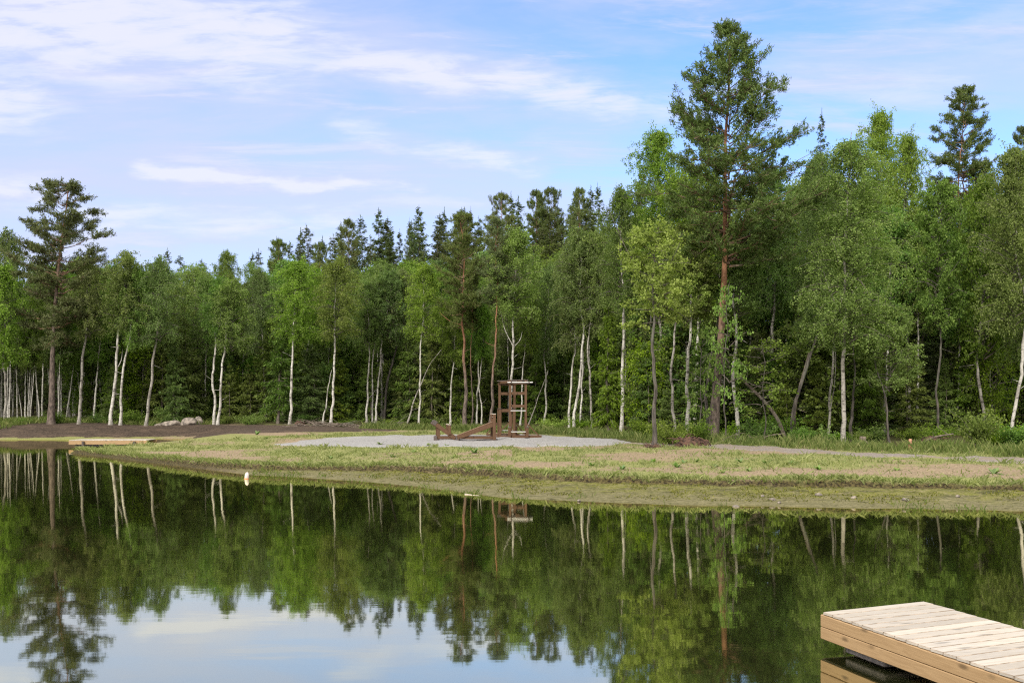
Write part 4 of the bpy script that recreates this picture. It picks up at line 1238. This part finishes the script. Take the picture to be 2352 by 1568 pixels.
# tall grass along the forest edge
N_ = 330000
X = rs.uniform(-9, 20, N_); Y = rs.uniform(31, 66, N_)
fe = np.interp(X, [-9, -6, -2, 2, 4.2, 5.6, 8, 11, 14.5, 20], [58, 57.5, 54.5, 51.3, 47.2, 43.2, 40.6, 36.8, 33.6, 30.2])
dd = Y - fe
dens = sstep(dd, 0.0, 0.5) * (1 - sstep(dd, 2.6, 6.5)) * (0.25 + 0.75 * sstep(vnoise(X, Y, 0.9, 35), 0.35, 0.65))
ok = rs.rand(N_) < 0.62 * dens
X, Y, dd = X[ok], Y[ok], dd[ok]
hh = rs.uniform(0.10, 0.46, len(X)) * (0.35 + 0.65 * sstep(dd, 0.2, 1.6)) * (0.5 + vnoise(X, Y, 0.6, 36))
blades('tall_grass', X, Y, hh, rs.uniform(0.02, 0.05, len(X)), M['grass_tall'], 0.35, 'tall grass along the foot of the forest', rs)
N_ = 50000
X = rs.uniform(-45, -20, N_); Y = rs.uniform(62, 72, N_)
d2 = Y - 66.8 + (vnoise(X, Y, 0.5, 37) - 0.5) * 3 - 3.5 * (1 - sstep(X, -33, -30))
d2 = d2 + 7 * (1 - sstep(X, -33, -30)) 
ok = (d2 > 0) & (rs.rand(N_) < 0.5)
X, Y = X[ok], Y[ok]
blades('shore_grass', X, Y, rs.uniform(0.08, 0.4, len(X)), rs.uniform(0.03, 0.07, len(X)), M['grass_tall'], 0.4, 'green grass under the birches of the left shore', rs)


def weed_mesh(seed, n=11, L=0.22):
    r_ = np.random.RandomState(seed); A = Acc()
    for k in range(n):
        az = r_.uniform(0, 6.28); d = np.array([math.cos(az) * 0.8, math.sin(az) * 0.8, r_.uniform(0.5, 1.6)]); d /= np.linalg.norm(d)
        p = curve((0, 0, 0), d, L * r_.uniform(0.6, 1.2), 4, (0, 0, -0.9), r_, 0.05)
        s = np.cross(d, (0, 0, 1)); s /= np.linalg.norm(s)
        w = np.array([0.012, 0.03, 0.036, 0.026, 0.003])[:, None]
        V = np.concatenate([p - s * w, p + s * w]); i = np.arange(4)
        A.add(V, np.stack([i, i + 1, i + 6, i + 5], 1), 0)
    return A.mesh('weed', [M['weed']], False)


WM = [weed_mesh(s) for s in (1, 2, 3)]
weeds = [(590, 1000, 1.3), (612, 1007, 0.9), (560, 1010, 0.8), (873, 1020, 1.0), (982, 1021, 1.3), (1027, 1022, 0.8), (1090, 1036, 1.3), (950, 1040, 1.0), (905, 1050, 0.8), (1040, 1052, 0.9),
         (2284, 1078, 1.5), (1500, 1062, 1.0), (1555, 1075, 1.1), (1640, 1072, 1.1), (1700, 1060, 1.0), (1760, 1062, 0.9), (1820, 1066, 1.0), (1720, 1082, 0.8), (1430, 1078, 0.9), (480, 1030, 0.8),
         (1880, 1078, 0.9), (1600, 1060, 0.8), (2060, 1072, 0.9), (1360, 1070, 0.9), (760, 1050, 0.7), (690, 1065, 0.7), (1570, 1058, 0.8), (1660, 1085, 0.7)]
for i, (u, v, s) in enumerate(weeds):
    D = 1.9 * F / (v - VH)
    for _ in range(4):
        x = (u - UC) / F * D; D = (CAM_H - hz(x, D)) * F / (v - VH)
    x = (u - UC) / F * D
    lb = 'low leafy weed growing on the lawn'
    if i == 4: lb = 'bright weed at the gravel edge in front of the bench'
    if i == 10: lb = 'dark weed standing alone below the path at far right'
    if i == 0: lb = 'largest weed at the left tip of the gravel'
    o = tag(link('weed', WM[i % 3], None, (x, D, hz(x, D) - 0.01)), lb, 'weed', 'weeds scattered over the lawn')
    o.scale = (s * 1.1,) * 3; o.rotation_euler = (0, 0, rng.uniform(0, 6.28))


# ------------------------------------------------------------------ boulders, root mound, dead wood
def boulder(u, v, D, sx, sy, sz, seed, label):
    import bmesh
    bm = bmesh.new(); bmesh.ops.create_icosphere(bm, subdivisions=4, radius=1.0)
    r_ = np.random.RandomState(seed)
    co = np.array([v_.co[:] for v_ in bm.verts])
    nrm = r_.normal(size=(9, 3)); nrm /= np.linalg.norm(nrm, axis=1)[:, None]
    for n in nrm:                                      # flat broken faces
        d = co @ n - r_.uniform(0.62, 0.85)
        co = co - np.maximum(d, 0)[:, None] * n * 0.85
    co *= 1 + 0.07 * (vnoise(co[:, 0] * 3 + 9, co[:, 1] * 3 + co[:, 2] * 4 + 2, 2.0, seed + 40) - 0.5)[:, None]
    co *= 1 + 0.09 * (vnoise(co[:, 0] + 3, co[:, 1] + co[:, 2] * 2 + 5, 2.2, seed) - 0.5)[:, None] * 2
    co *= np.array([sx, sy, sz])
    for v_, c in zip(bm.verts, co): v_.co = c
    me = bpy.data.meshes.new('boulder'); bm.to_mesh(me); bm.free()
    me.materials.append(M['rock'])
    me.polygons.foreach_set('use_smooth', np.full(len(me.polygons), True))
    x = (u - UC) / F * D
    o = tag(link('boulder', me, None, (x, D, hz(x, D) + sz * 0.42)), label, 'boulder', 'boulders at the forest edge')
    o.rotation_euler = (0, 0, r_.uniform(-0.4, 0.4))


boulder(364, 978, 66.3, 0.26, 0.3, 0.17, 1, 'small pale boulder, leftmost of the row on the soil')
boulder(392, 974, 66.5, 0.70, 0.5, 0.30, 2, 'flat tan boulder in the middle of the row')
boulder(433, 972, 66.8, 0.68, 0.55, 0.38, 3, 'biggest grey boulder of the row')
boulder(457, 971, 67.2, 0.34, 0.4, 0.42, 4, 'rounded boulder leaning on the biggest one')


def root_mound(u, D, w, h, label, seed, name='root_mound'):
    r_ = np.random.RandomState(seed); A = Acc()
    x = (u - UC) / F * D
    for k in range(70):
        az = r_.uniform(0, 6.28); d = np.array([math.cos(az), math.sin(az) * 0.7, r_.uniform(-0.1, 0.9)])
        st = np.array([r_.normal(0, 0.22 * w), r_.normal(0, 0.2), abs(r_.normal(0.3, 0.25)) * h])
        p = curve(st, d / np.linalg.norm(d), r_.uniform(0.3, 0.9) * w * 0.55, 5, (0, 0, -1.3), r_, 0.3)
        p[:, 2] = np.maximum(p[:, 2], 0.0)
        A.tube(p, np.linspace(r_.uniform(0.015, 0.045), 0.006, 6), 5)
    o = empty(name, (x, D, hz(x, D) - 0.02)); tag(o, label, 'root mound')
    A.build('roots', M['root'], o)
    # the lump of earth
    n = 22; th = np.linspace(0, 2 * math.pi, n, endpoint=False)
    B = Acc(); rings = []
    for q, rr in ((0, 1.0), (0.45, 0.85), (0.8, 0.55), (1.0, 0.12)):
        rad = rr * (1 + r_.normal(0, 0.12, n))
        rings.append(np.stack([np.cos(th) * rad * w * 0.5, np.sin(th) * rad * 0.42, np.full(n, q * h * 0.75) + r_.normal(0, 0.03, n)], 1))
    i = np.arange(3)[:, None] * n; j = np.arange(n)[None, :]; j2 = (j + 1) % n
    B.add(np.concatenate(rings), np.stack([i + j, i + j2, i + n + j2, i + n + j], -1).reshape(-1, 4))
    B.build('earth', M['root'], o)
    return o


root_mound(1590, 39.6, 1.35, 0.55, 'dark tangle of torn roots left of the tall pine foot', 3)
root_mound(1500, 39.1, 0.7, 0.16, 'low ring of roots around the alder foot', 5)
root_mound(688, 63.5, 0.7, 0.42, 'dark root mound beside the straight white birch', 7)
root_mound(2140, 43, 0.9, 0.45, 'mossy root hump in the dark hollow on the right', 9)


def brush(u, D, w, h, n, label, seed):
    r_ = np.random.RandomState(seed); A = Acc()
    x = (u - UC) / F * D
    for k in range(n):
        a = np.array([r_.uniform(-w, w), r_.normal(0, 0.4), r_.uniform(0.02, 0.3) * h])
        az = r_.choice([0, math.pi]) + r_.normal(0, 0.5)
        p = curve(a, (math.cos(az), math.sin(az), r_.uniform(0.0, 0.5)), r_.uniform(0.5, 1.4), 5, (0, 0, -0.4), r_, 0.12)
        p[:, 2] = np.clip(p[:, 2], 0.01, None)
        A.tube(p, np.linspace(r_.uniform(0.012, 0.035), 0.006, 6), 4)
    tag(A.build('brush_pile', M['deadwood'], None, (x, D, hz(x, D))), label, 'brush pile')


brush(735, 62.5, 1.6, 0.5, 70, 'heap of dead branches at the end of the bare soil', 1)
brush(850, 62.0, 2.2, 0.7, 60, 'long pile of cut branches behind the gravel area', 2)
brush(1690, 42.3, 1.2, 0.2, 16, 'scattered sticks right of the tall pine foot', 3)


def log(pix, D, wpx, label, cat='log', name='log', m_='deadwood'):
    Q = [px(u, v, D) for u, v in pix]
    b = Q[0].copy(); b[2] = hz(b[0], b[1]) - 0.03
    r_ = np.random.RandomState(len(label)); A = Acc()
    S = stem_path(np.zeros(3), [q - b for q in Q[1:]], r_, 0.04)
    A.tube(S, np.linspace(wpx * D / F / 2, wpx * D / F / 4, len(S)), 8)
    for k in range(4):
        i = r_.randint(1, len(S) - 1)
        A.tube(curve(S[i], r_.normal(0, 1, 3) + (0, 0, 0.6), r_.uniform(0.2, 0.7), 4, (0, 0, 0), r_), np.linspace(0.02, 0.006, 5), 4)
    tag(A.build(name, M[m_], None, b), label, cat)


log([(1806, 993), (1788, 958), (1745, 908), (1700, 868)], 45, 10, 'dead trunk leaning left towards the birch by the tall pine', 'dead tree', 'dead_tree', 'deadwood')
log([(1813, 986), (1826, 920), (1850, 850), (1884, 750)], 45.5, 9, 'dark trunk slanting right from the foot of the leaning dead trunk', 'dead tree', 'dead_tree', 'bark_dark')
log([(1822, 980), (1832, 900), (1858, 810)], 46, 6, 'thin slanting stem between the leaning trunk and the weeping birch', 'dead tree', 'dead_tree', 'deadwood')
log([(1728, 1003), (1760, 1000), (1802, 995)], 42.2, 4, 'pale fallen branch lying in the grass right of the tall pine')
log([(2110, 1010), (2140, 1003), (2190, 996)], 42, 6, 'fallen branch at the foot of the dark hollow')


def stump(u, v, D, r, h, label, m_='deadwood'):
    x = (u - UC) / F * D; A = Acc()
    r_ = np.random.RandomState(int(u))
    S = np.array([[0, 0, -0.05], [0, 0, h * 0.3], [0.01, 0, h * 0.7], [0.02, 0, h], [0.02, 0, h + 0.01]])
    A.tube(S, [r * 1.35, r * 1.05, r, r * 0.95, 0.01], 12)
    for k in range(5):
        a = k * 1.26 + r_.uniform(-0.3, 0.3)
        A.tube(np.array([[0, 0, h * 0.25], [math.cos(a) * r * 1.2, math.sin(a) * r * 1.2, 0.06], [math.cos(a) * r * 2, math.sin(a) * r * 2, -0.04]]), [r * 0.5, r * 0.35, r * 0.2], 6)
    tag(A.build('tree_stump', M[m_], None, (x, D, hz(x, D))), label, 'stump')


M['stump_red'] = simple('reddish stump wood', (0.22, 0.10, 0.055), 0.9, 0, 12, (0.42, 0.24, 0.15))
stump(2090, 1037, 35.8, 0.06, 0.42, 'narrow reddish stump standing in the grass by the path', 'stump_red')
stump(1981, 1005, 42.5, 0.14, 0.3, 'grey stump right of the weeping birch foot')


# ------------------------------------------------------------------ the wooden exercise gear
def build_bench():
    D = 45.0
    k = 0.12963 / F * D                               # metres per unit of the drawing
    cx = 965.5 + 620 * 0.12963
    bx = (cx - UC) / F * D
    z0 = hz(bx, D) + 0.02
    root = empty('sit_up_bench', (bx, D, z0), 0.0)
    tag(root, 'low brown wooden sit-up bench with sloping boards on the gravel', 'exercise bench')
    def p(zx, zy, y=0.0): return np.array([(zx - 620) * k, y, (1192 - zy) * k])
    W = 0.26                                           # half spacing front to back
    A = Acc(); A.beam(p(300, 1145, -0.02), p(1338, 1145, -0.02), 0.12, 0.125); A.build('base_beam', M['gym_wood'], root, smooth=False)
    A = Acc(); A.beam(p(300, 1145, 2 * W - 0.1), p(1338, 1145, 2 * W - 0.1), 0.12, 0.125); A.build('base_beam', M['gym_wood'], root, smooth=False)
    for zx, y, w in ((285, W - 0.03, 0.20), (655, W - 0.03, 0.16), (1302, W - 0.03, 0.30)):
        A = Acc(); c = p(zx, 1178, y); A.box((c[0], c[1], 0.022), (w, 0.86, 0.065), 0, None, 0.006); A.build('foot', M['gym_dark'], root, smooth=False)
    A = Acc(); A.box(p(268, 1150, W - 0.04), (0.15, 0.70, 0.17), 0, None, 0.008); A.build('foot', M['gym_dark'], root, smooth=False)
    A = Acc(); A.box(p(652, 1152, W - 0.04), (0.12, 0.66, 0.15), 0, None, 0.008); A.build('foot', M['gym_dark'], root, smooth=False)
    for zx, w, y, top in ((325, 0.12, -0.005, 905), (283, 0.11, 2 * W - 0.1, 895)):
        A = Acc(); A.beam(p(zx, 1125, y), p(zx, top, y), w, 0.10, up=(0, 1, 0)); A.build('post', M['gym_wood'], root, smooth=False)
    for y, dx in ((-0.075, 0), (2 * W - 0.17, -42)):    # the two short sloping beams of the foot end
        A = Acc(); A.beam(p(225 + dx, 868, y), p(618, 1160, y), 0.09, 0.165); A.build('sloping_beam', M['gym_wood'], root, smooth=False)
        B = Acc(); B.beam(p(232 + dx, 858, y), p(290 + dx, 900, y), 0.11, 0.19); B.build('end_block', M['gym_dark'], root, smooth=False)
    A = Acc(); A.tube([p(205, 850, -0.05), p(205, 850, 2 * W - 0.15)], 0.021, 12); A.build('steel_bar', M['steel'], root)
    for zx, w, y, bot, top in ((523, 0.115, -0.14, 1085, 917), (466, 0.11, 2 * W - 0.10, 1085, 910)):
        A = Acc(); A.beam(p(zx, bot, y), p(zx, top, y), w, 0.08, up=(0, 1, 0)); A.build('post', M['gym_wood'], root, smooth=False)
        B = Acc(); c = p(zx, top - 4, y); B.box(c, (w + 0.015, 0.10, 0.018), 0, None, 0.003); B.build('post_cap', M['end_grain'], root, smooth=False)
    A = Acc(); A.tube([p(480, 932, -0.10), p(480, 932, 2 * W - 0.1)], 0.020, 12); A.build('steel_bar', M['steel'], root)
    # the long sloping board
    a, b = p(650, 1140, W - 0.05), p(1290, 893, W - 0.05)
    A = Acc(); A.beam(a, b, 0.40, 0.14); A.build('backboard', M['gym_wood'], root, smooth=False)
    n = np.cross(b - a, (0, 1, 0)); n /= np.linalg.norm(n); n = n if n[2] > 0 else -n
    A = Acc(); A.beam(a + n * 0.083, b + n * 0.083, 0.395, 0.022, bev=0.004); A.build('backboard_face', M['gym_wood_light'], root, smooth=False)
    A = Acc(); A.beam(p(660, 1152, -0.12), p(1340, 900, -0.12), 0.05, 0.15); A.build('side_rail', M['gym_wood'], root, smooth=False)
    for zx, w, y in ((1312, 0.135, -0.165), (1262, 0.12, 2 * W)):
        A = Acc(); A.beam(p(zx, 1182, y), p(zx, 728, y), w, 0.085, up=(0, 1, 0)); A.build('post', M['gym_wood'], root, smooth=False)
        B = Acc(); B.box(p(zx, 724, y), (w + 0.015, 0.10, 0.016), 0, None, 0.003); B.build('post_cap', M['end_grain'], root, smooth=False)
    for zy in (742, 790):
        A = Acc(); A.tube([p(1275, zy, -0.15), p(1275, zy, 2 * W)], 0.022, 12); A.build('steel_bar', M['steel'], root)


def build_tower():
    D = 47.6
    k = 0.12963 / F * D
    cx = 965.5 + 1730 * 0.12963
    bx = (cx - UC) / F * D
    z0 = hz(bx, D) + 0.02
    root = empty('pull_up_tower', (bx, D, z0))
    tag(root, 'tall brown wooden pull-up tower with steel bars on the gravel', 'climbing frame')
    B0 = 1152
    def p(zx, zy, y=0.0): return np.array([(zx - 1730) * k, y, (B0 - zy) * k])
    # rear frame sits further back and to the left
    off = np.array([-0.53, 2.1, 0.0])
    H = (B0 - 168) * k
    def rear(v): return v + off
    XL, XR = p(1591, 0)[0], p(1868, 0)[0]
    def post(x, y, z0_, z1, w=0.115, d=0.115, o=0, nm='post'):
        A = Acc(); A.beam(np.array([x, y, z0_]) + o, np.array([x, y, z1]) + o, w, d, up=(0, 1, 0)); return A.build(nm, M['gym_wood'], root, smooth=False)
    def beam(a, b, w, h, nm='crossbar', m_='gym_wood'):
        A = Acc(); A.beam(a, b, w, h); return A.build(nm, M[m_], root, smooth=False)
    def bar(a, b, r=0.021, nm='steel_bar'):
        A = Acc(); A.tube([a, a + (b - a) * 0.5, b], r, 14)
        for e_, f_ in ((a, 1), (b, -1)):
            d_ = (b - a) / np.linalg.norm(b - a) * 0.001 * f_
            A.tube([e_ - d_, e_], [0.001, r], 14)
        return A.build(nm, M['steel'], root)
    zb = 0.17
    for o_ in (np.zeros(3), off):
        L0, L1 = p(1345, 0)[0], p(2150, 0)[0]
        if o_[1] > 0: L1 = p(1960, 0)[0]
        beam(np.array([L0, 0, 0.10]) + o_, np.array([L1, 0, 0.10]) + o_, 0.12, 0.13, 'base_beam')
        for fx in (L0 + 0.08, L1 - 0.09):
            A = Acc(); A.box(np.array([fx, 0, 0.005]) + o_, (0.24, 0.22, 0.075), 0, None, 0.006); A.build('foot', M['gym_dark'], root, smooth=False)
        for x in (XL, XR):
            post(x, 0, zb, H, o=o_)
        for (xa, za, xb, zb_) in ((XL - 0.05, p(0, 870)[2], p(1350, 0)[0], p(0, 1090)[2]), (XR + 0.05, p(0, 885)[2], p(2095, 0)[0] - (0.12 if o_[1] > 0 else 0), p(0, 1092)[2])):
            beam(np.array([xa, 0, za]) + o_, np.array([xb, 0, zb_]) + o_, 0.055, 0.055, 'brace')
        # doubled short posts holding the low bar
        for x in (XL - 0.03, XR + 0.07):
            post(x, -0.115, 0.06, p(0, 955)[2], 0.13, 0.11, o=o_, nm='short_post')
            A = Acc(); A.box(np.array([x, -0.115, p(0, 950)[2]]) + o_, (0.15, 0.13, 0.045), 0, None, 0.005); A.build('post_cap', M['gym_dark'], root, smooth=False)
        bar(np.array([XL + 0.03, -0.115, p(0, 1030)[2]]) + o_, np.array([XR + 0.02, -0.115, p(0, 1030)[2]]) + o_, 0.020)
        zt = p(0, 350)[2]
        beam(np.array([XL + 0.05, 0.01, zt]) + o_, np.array([XR - 0.05, 0.01, zt]) + o_, 0.05, 0.14)
    beam(np.array([XL + 0.05, 0.01, p(0, 575)[2]]), np.array([XR - 0.05, 0.01, p(0, 575)[2]]), 0.05, 0.13)
    bar(np.array([XL + 0.02, -0.07, p(0, 657)[2]]), np.array([XR + 0.0, -0.07, p(0, 657)[2]]), 0.019)
    # top: two long beams from front to rear, planks across
    for x in (XL, XR):
        beam(np.array([x, -0.14, H + 0.055]), np.array([x, 0.14, H + 0.055]) + off, 0.09, 0.125, 'top_beam')
    beam(np.array([XL - 0.09, 0, H - 0.02]) + off + (0, 0.10, 0), np.array([XR + 0.09, 0, H - 0.02]) + off + (0, 0.10, 0), 0.045, 0.14, 'top_plank')
    beam(np.array([XL - 0.09, 0.09, H + 0.0]), np.array([XR + 0.12, 0.09, H + 0.0]), 0.045, 0.12, 'top_plank')
    A = Acc(); A.beam(np.array([XL - 0.12, 0.15, H + 0.136]), np.array([XR + 0.12, 0.15, H + 0.142]), 0.5, 0.045); A.build('top_board', M['gym_dark'], root, smooth=False)
    A = Acc(); A.beam(np.array([XL - 0.12, -0.05, H + 0.136]) + off, np.array([XR + 0.12, -0.05, H + 0.142]) + off, 0.5, 0.045); A.build('top_board', M['gym_dark'], root, smooth=False)
    bar(np.array([XL - 0.13, -0.17, H + 0.03]), np.array([XR + 0.33, -0.17, H + 0.03]), 0.025, 'pull_up_bar')
    for x in (XL + 0.06, XR + 0.15):
        A = Acc(); A.box((x, -0.165, H + 0.03), (0.055, 0.085, 0.10), 0, None, 0.008); A.build('bar_clamp', M['gym_dark'], root, smooth=False)
    # lower frame half way back: wide posts with a cross plank
    mid = off * 0.62
    hm = p(0, 640)[2] * 1.02
    for x in (XL - 0.16, XR - 0.22):
        post(x, 0, 0.02, hm, 0.12, 0.10, mid, 'low_post')
        post(x - 0.115, 0.16, 0.02, hm, 0.06, 0.10, mid, 'low_post')
        A = Acc(); A.box(np.array([x - 0.04, 0.05, hm + 0.012]) + mid, (0.24, 0.27, 0.022), 0, None, 0.003); A.build('post_cap', M['gym_dark'], root, smooth=False)
    beam(np.array([XL - 0.10, 0, hm - 0.08]) + mid, np.array([XR - 0.28, 0, hm - 0.08]) + mid, 0.05, 0.15, 'low_crossbar')
    # splayed uprights of the rear low bar
    for x, dx in ((XL + 0.02, -0.07), (XR - 0.02, 0.07)):
        beam(np.array([x + dx, -0.3, 0.1]) + off, np.array([x, -0.3, 0.58]) + off, 0.06, 0.06, 'low_upright')


build_bench()
build_tower()


# ------------------------------------------------------------------ the two jetties and the float
def build_near_jetty():
    a = np.array([3.02, 9.71]); d = np.array([0.75, -2.37]); d /= np.linalg.norm(d)
    s = np.array([-d[1], d[0]])                        # across, to the right
    ang = math.atan2(d[1], d[0])
    root = empty('jetty', (a[0], a[1], 0.0), ang)
    tag(root, 'pale plank jetty with fresh timber sides reaching in from the lower right corner', 'jetty')
    # local x runs along the jetty, local y across it (left side of the run = to the right in the picture)
    L, W, ZT = 6.4, 1.26, 0.365
    skew = 0.10
    n = int(L / 0.148)
    r_ = np.random.RandomState(3)
    A = Acc()
    for i in range(n):
        x0 = i * 0.148
        # planks run across, laid slightly askew to the sides
        A.box((x0 + 0.072 - 0.02, W / 2, ZT - 0.014 + r_.uniform(-0.0015, 0.0015)), (W + 0.03 + r_.uniform(-0.004, 0.004), 0.1365, 0.028), 0,
              np.array([[math.sin(-skew), -math.cos(skew), 0], [math.cos(skew), math.sin(-skew), 0], [0, 0, 1]]), 0.006)
        A.M[-1][6:] = 1  # chamfers get the darker edge colour, so gap shade shows as lines
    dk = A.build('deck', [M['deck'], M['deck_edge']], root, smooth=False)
    me = dk.data
    # turn the mesh so its local x follows the planks (grain)
    M_ = np.array([v.co[:] for v in me.vertices]); M2 = np.stack([M_[:, 1], -M_[:, 0], M_[:, 2]], 1)
    me.vertices.foreach_set('co', M2.astype(np.float32).ravel()); dk.rotation_euler = (0, 0, R(90))
    me.update()
    for z in (ZT - 0.028 - 0.06, ZT - 0.028 - 0.06 - 0.119):
        A = Acc(); A.box((L / 2 + 0.0, 0.0, z), (L - 0.02, 0.045, 0.115), 0, None, 0.006); A.build('fascia_board', M['fascia'], root, smooth=False)
        A = Acc(); A.box((L / 2 + 0.12, W, z), (L - 0.02, 0.045, 0.115), 0, None, 0.006); A.build('fascia_board', M['fascia'], root, smooth=False)
        A = Acc(); A.beam((0.0, 0.026, z), (0.10, W - 0.026, z), 0.045, 0.115); A.build('end_board', M['fascia'], root, smooth=False)
    for x, l_ in ((0.585, 0.57), (3.4, 0.6)):
        A = Acc(); A.box((x, W / 2, 0.072), (l_, W - 0.10, 0.085), 0, None, 0.01); A.build('float', M['float'], root, smooth=False)
    A = Acc(); A.box((L / 2, W / 2, 0.19), (L - 0.3, 0.05, 0.12), 0, None, 0.004); A.build('stringer', M['fascia'], root, smooth=False)


def build_far_jetty():
    D = 51.0
    x0, x1 = (158 - UC) / F * D, (323 - UC) / F * D
    root = empty('jetty', (x0, D, 0.0), R(1.5))
    tag(root, 'short low timber jetty behind the tip of the lawn at left', 'jetty')
    L, W, ZT = x1 - x0 + 0.3, 1.5, 0.36
    A = Acc(); n = int(L / 0.145)
    for i in range(n): A.box((i * 0.145 + 0.07, W / 2, ZT - 0.014), (0.139, W, 0.028), 0, None, 0.003)
    A.build('deck', M['deck'], root, smooth=False)
    for y in (0.0, W):
        A = Acc(); A.box((L / 2, y, ZT - 0.03 - 0.10), (L, 0.045, 0.195), 0, None, 0.006); A.build('fascia_board', M['fascia'], root, smooth=False)
    A = Acc(); A.box((0.0, W / 2, ZT - 0.13), (0.045, W - 0.05, 0.19), 0, None, 0.006); A.build('end_board', M['fascia'], root, smooth=False)
    for x in (0.75, 3.35):
        A = Acc(); A.tube([(x, -0.09, -0.9), (x, -0.09, 0.1), (x, -0.09, 0.30)], 0.065, 12); A.tube([(x, -0.09, 0.299), (x, -0.09, 0.30)], [0.065, 0.001], 12)
        A.build('pile', M['gym_dark'], root)
    A = Acc(); A.box((L / 2, W / 2, 0.10), (L - 0.5, W - 0.3, 0.16), 0, None, 0.02); A.build('float', M['float'], root, smooth=False)


def build_float():
    D = CAM_H * F / (1099 - VH); x = (566 - UC) / F * D
    root = empty('buoy', (x, D, 0.0), 0.0)
    root.scale = (0.8, 0.8, 0.85)
    tag(root, 'small white buoy floating at the water edge below the lawn', 'buoy')
    A = Acc(); t = np.linspace(0, 1, 14)
    z = -0.02 + 0.26 * t; r = 0.085 * np.sqrt(np.clip(1 - (np.clip(t - 0.45, 0, 1) / 0.55) ** 2.2, 0, 1)) * (0.85 + 0.3 * t * (1 - t)) + 0.002
    A.tube(np.stack([0.03 * t, 0 * t, z], 1), r, 16); A.build('body', M['buoy'], root)
    A = Acc(); A.tube([(0, 0, -0.12), (0, 0, -0.03), (0, 0, 0.0), (0.0, 0, 0.03)], [0.05, 0.088, 0.092, 0.08], 16); A.build('skirt', M['buoy_base'], root)


build_near_jetty()
build_far_jetty()
build_float()
# pale driftwood stick and stones along the waterline
def drift(u, v, L, ang, label):
    D = CAM_H * F / (v - VH); x = (u - UC) / F * D
    A = Acc(); p = curve((0, 0, 0.008), (math.cos(ang), math.sin(ang), 0.0), L, 6, (0, 0, 0), rng, 0.05)
    A.tube(p, np.linspace(0.02, 0.008, 7), 7)
    tag(A.build('stick', M['deadwood_pale'], None, (x, D, 0)), label, 'stick')


for k in range(10):
    u_ = [1752, 1774, 1790, 1690, 1880, 1960, 2080, 1430, 1330, 2200][k]; D_ = CAM_H * F / (1151 + 4 * (k % 4) - VH)
    x_ = (u_ - UC) / F * D_
    A_ = Acc(); t_ = np.linspace(-1, 1, 7); w_ = rng.uniform(0.05, 0.11)
    A_.tube(np.stack([0 * t_, 0 * t_, t_ * w_ * 0.55], 1), w_ * np.sqrt(np.clip(1.001 - t_ ** 2, 0, 1)) * rng.uniform(0.85, 1.1, 7), 9)
    o_ = tag(A_.build('stone', M['rock'], None, (x_, D_, hz(x_, D_) + 0.02)), 'small stone lying on the wet mossy margin of the bank', 'stone', 'small stones on the wet margin')
    o_.rotation_euler = (rng.normal(0, 0.2), rng.normal(0, 0.2), rng.uniform(0, 6)); o_.scale = (1, 0.7, 1)
N_ = 90000
X = rng.uniform(-9, 17, N_); Y = rng.uniform(20, 34, N_)
z, e, f, ins, dl, ds = ground_info(X, Y)
ok = (dl < 0.9) & (z > -0.06) & (vnoise(X, Y, 1.1, 51, 3) > 0.60) & (rng.rand(N_) < 0.5)
X, Y = X[ok], Y[ok]
blades('sedge', X, Y, rng.uniform(0.05, 0.16, len(X)), rng.uniform(0.008, 0.02, len(X)), M['grass_tall'], 0.45, 'thin sedge growing along the waterline', rng)
drift(1068, 1135, 0.85, -0.75, 'pale driftwood stick lying at the waterline below the tower')
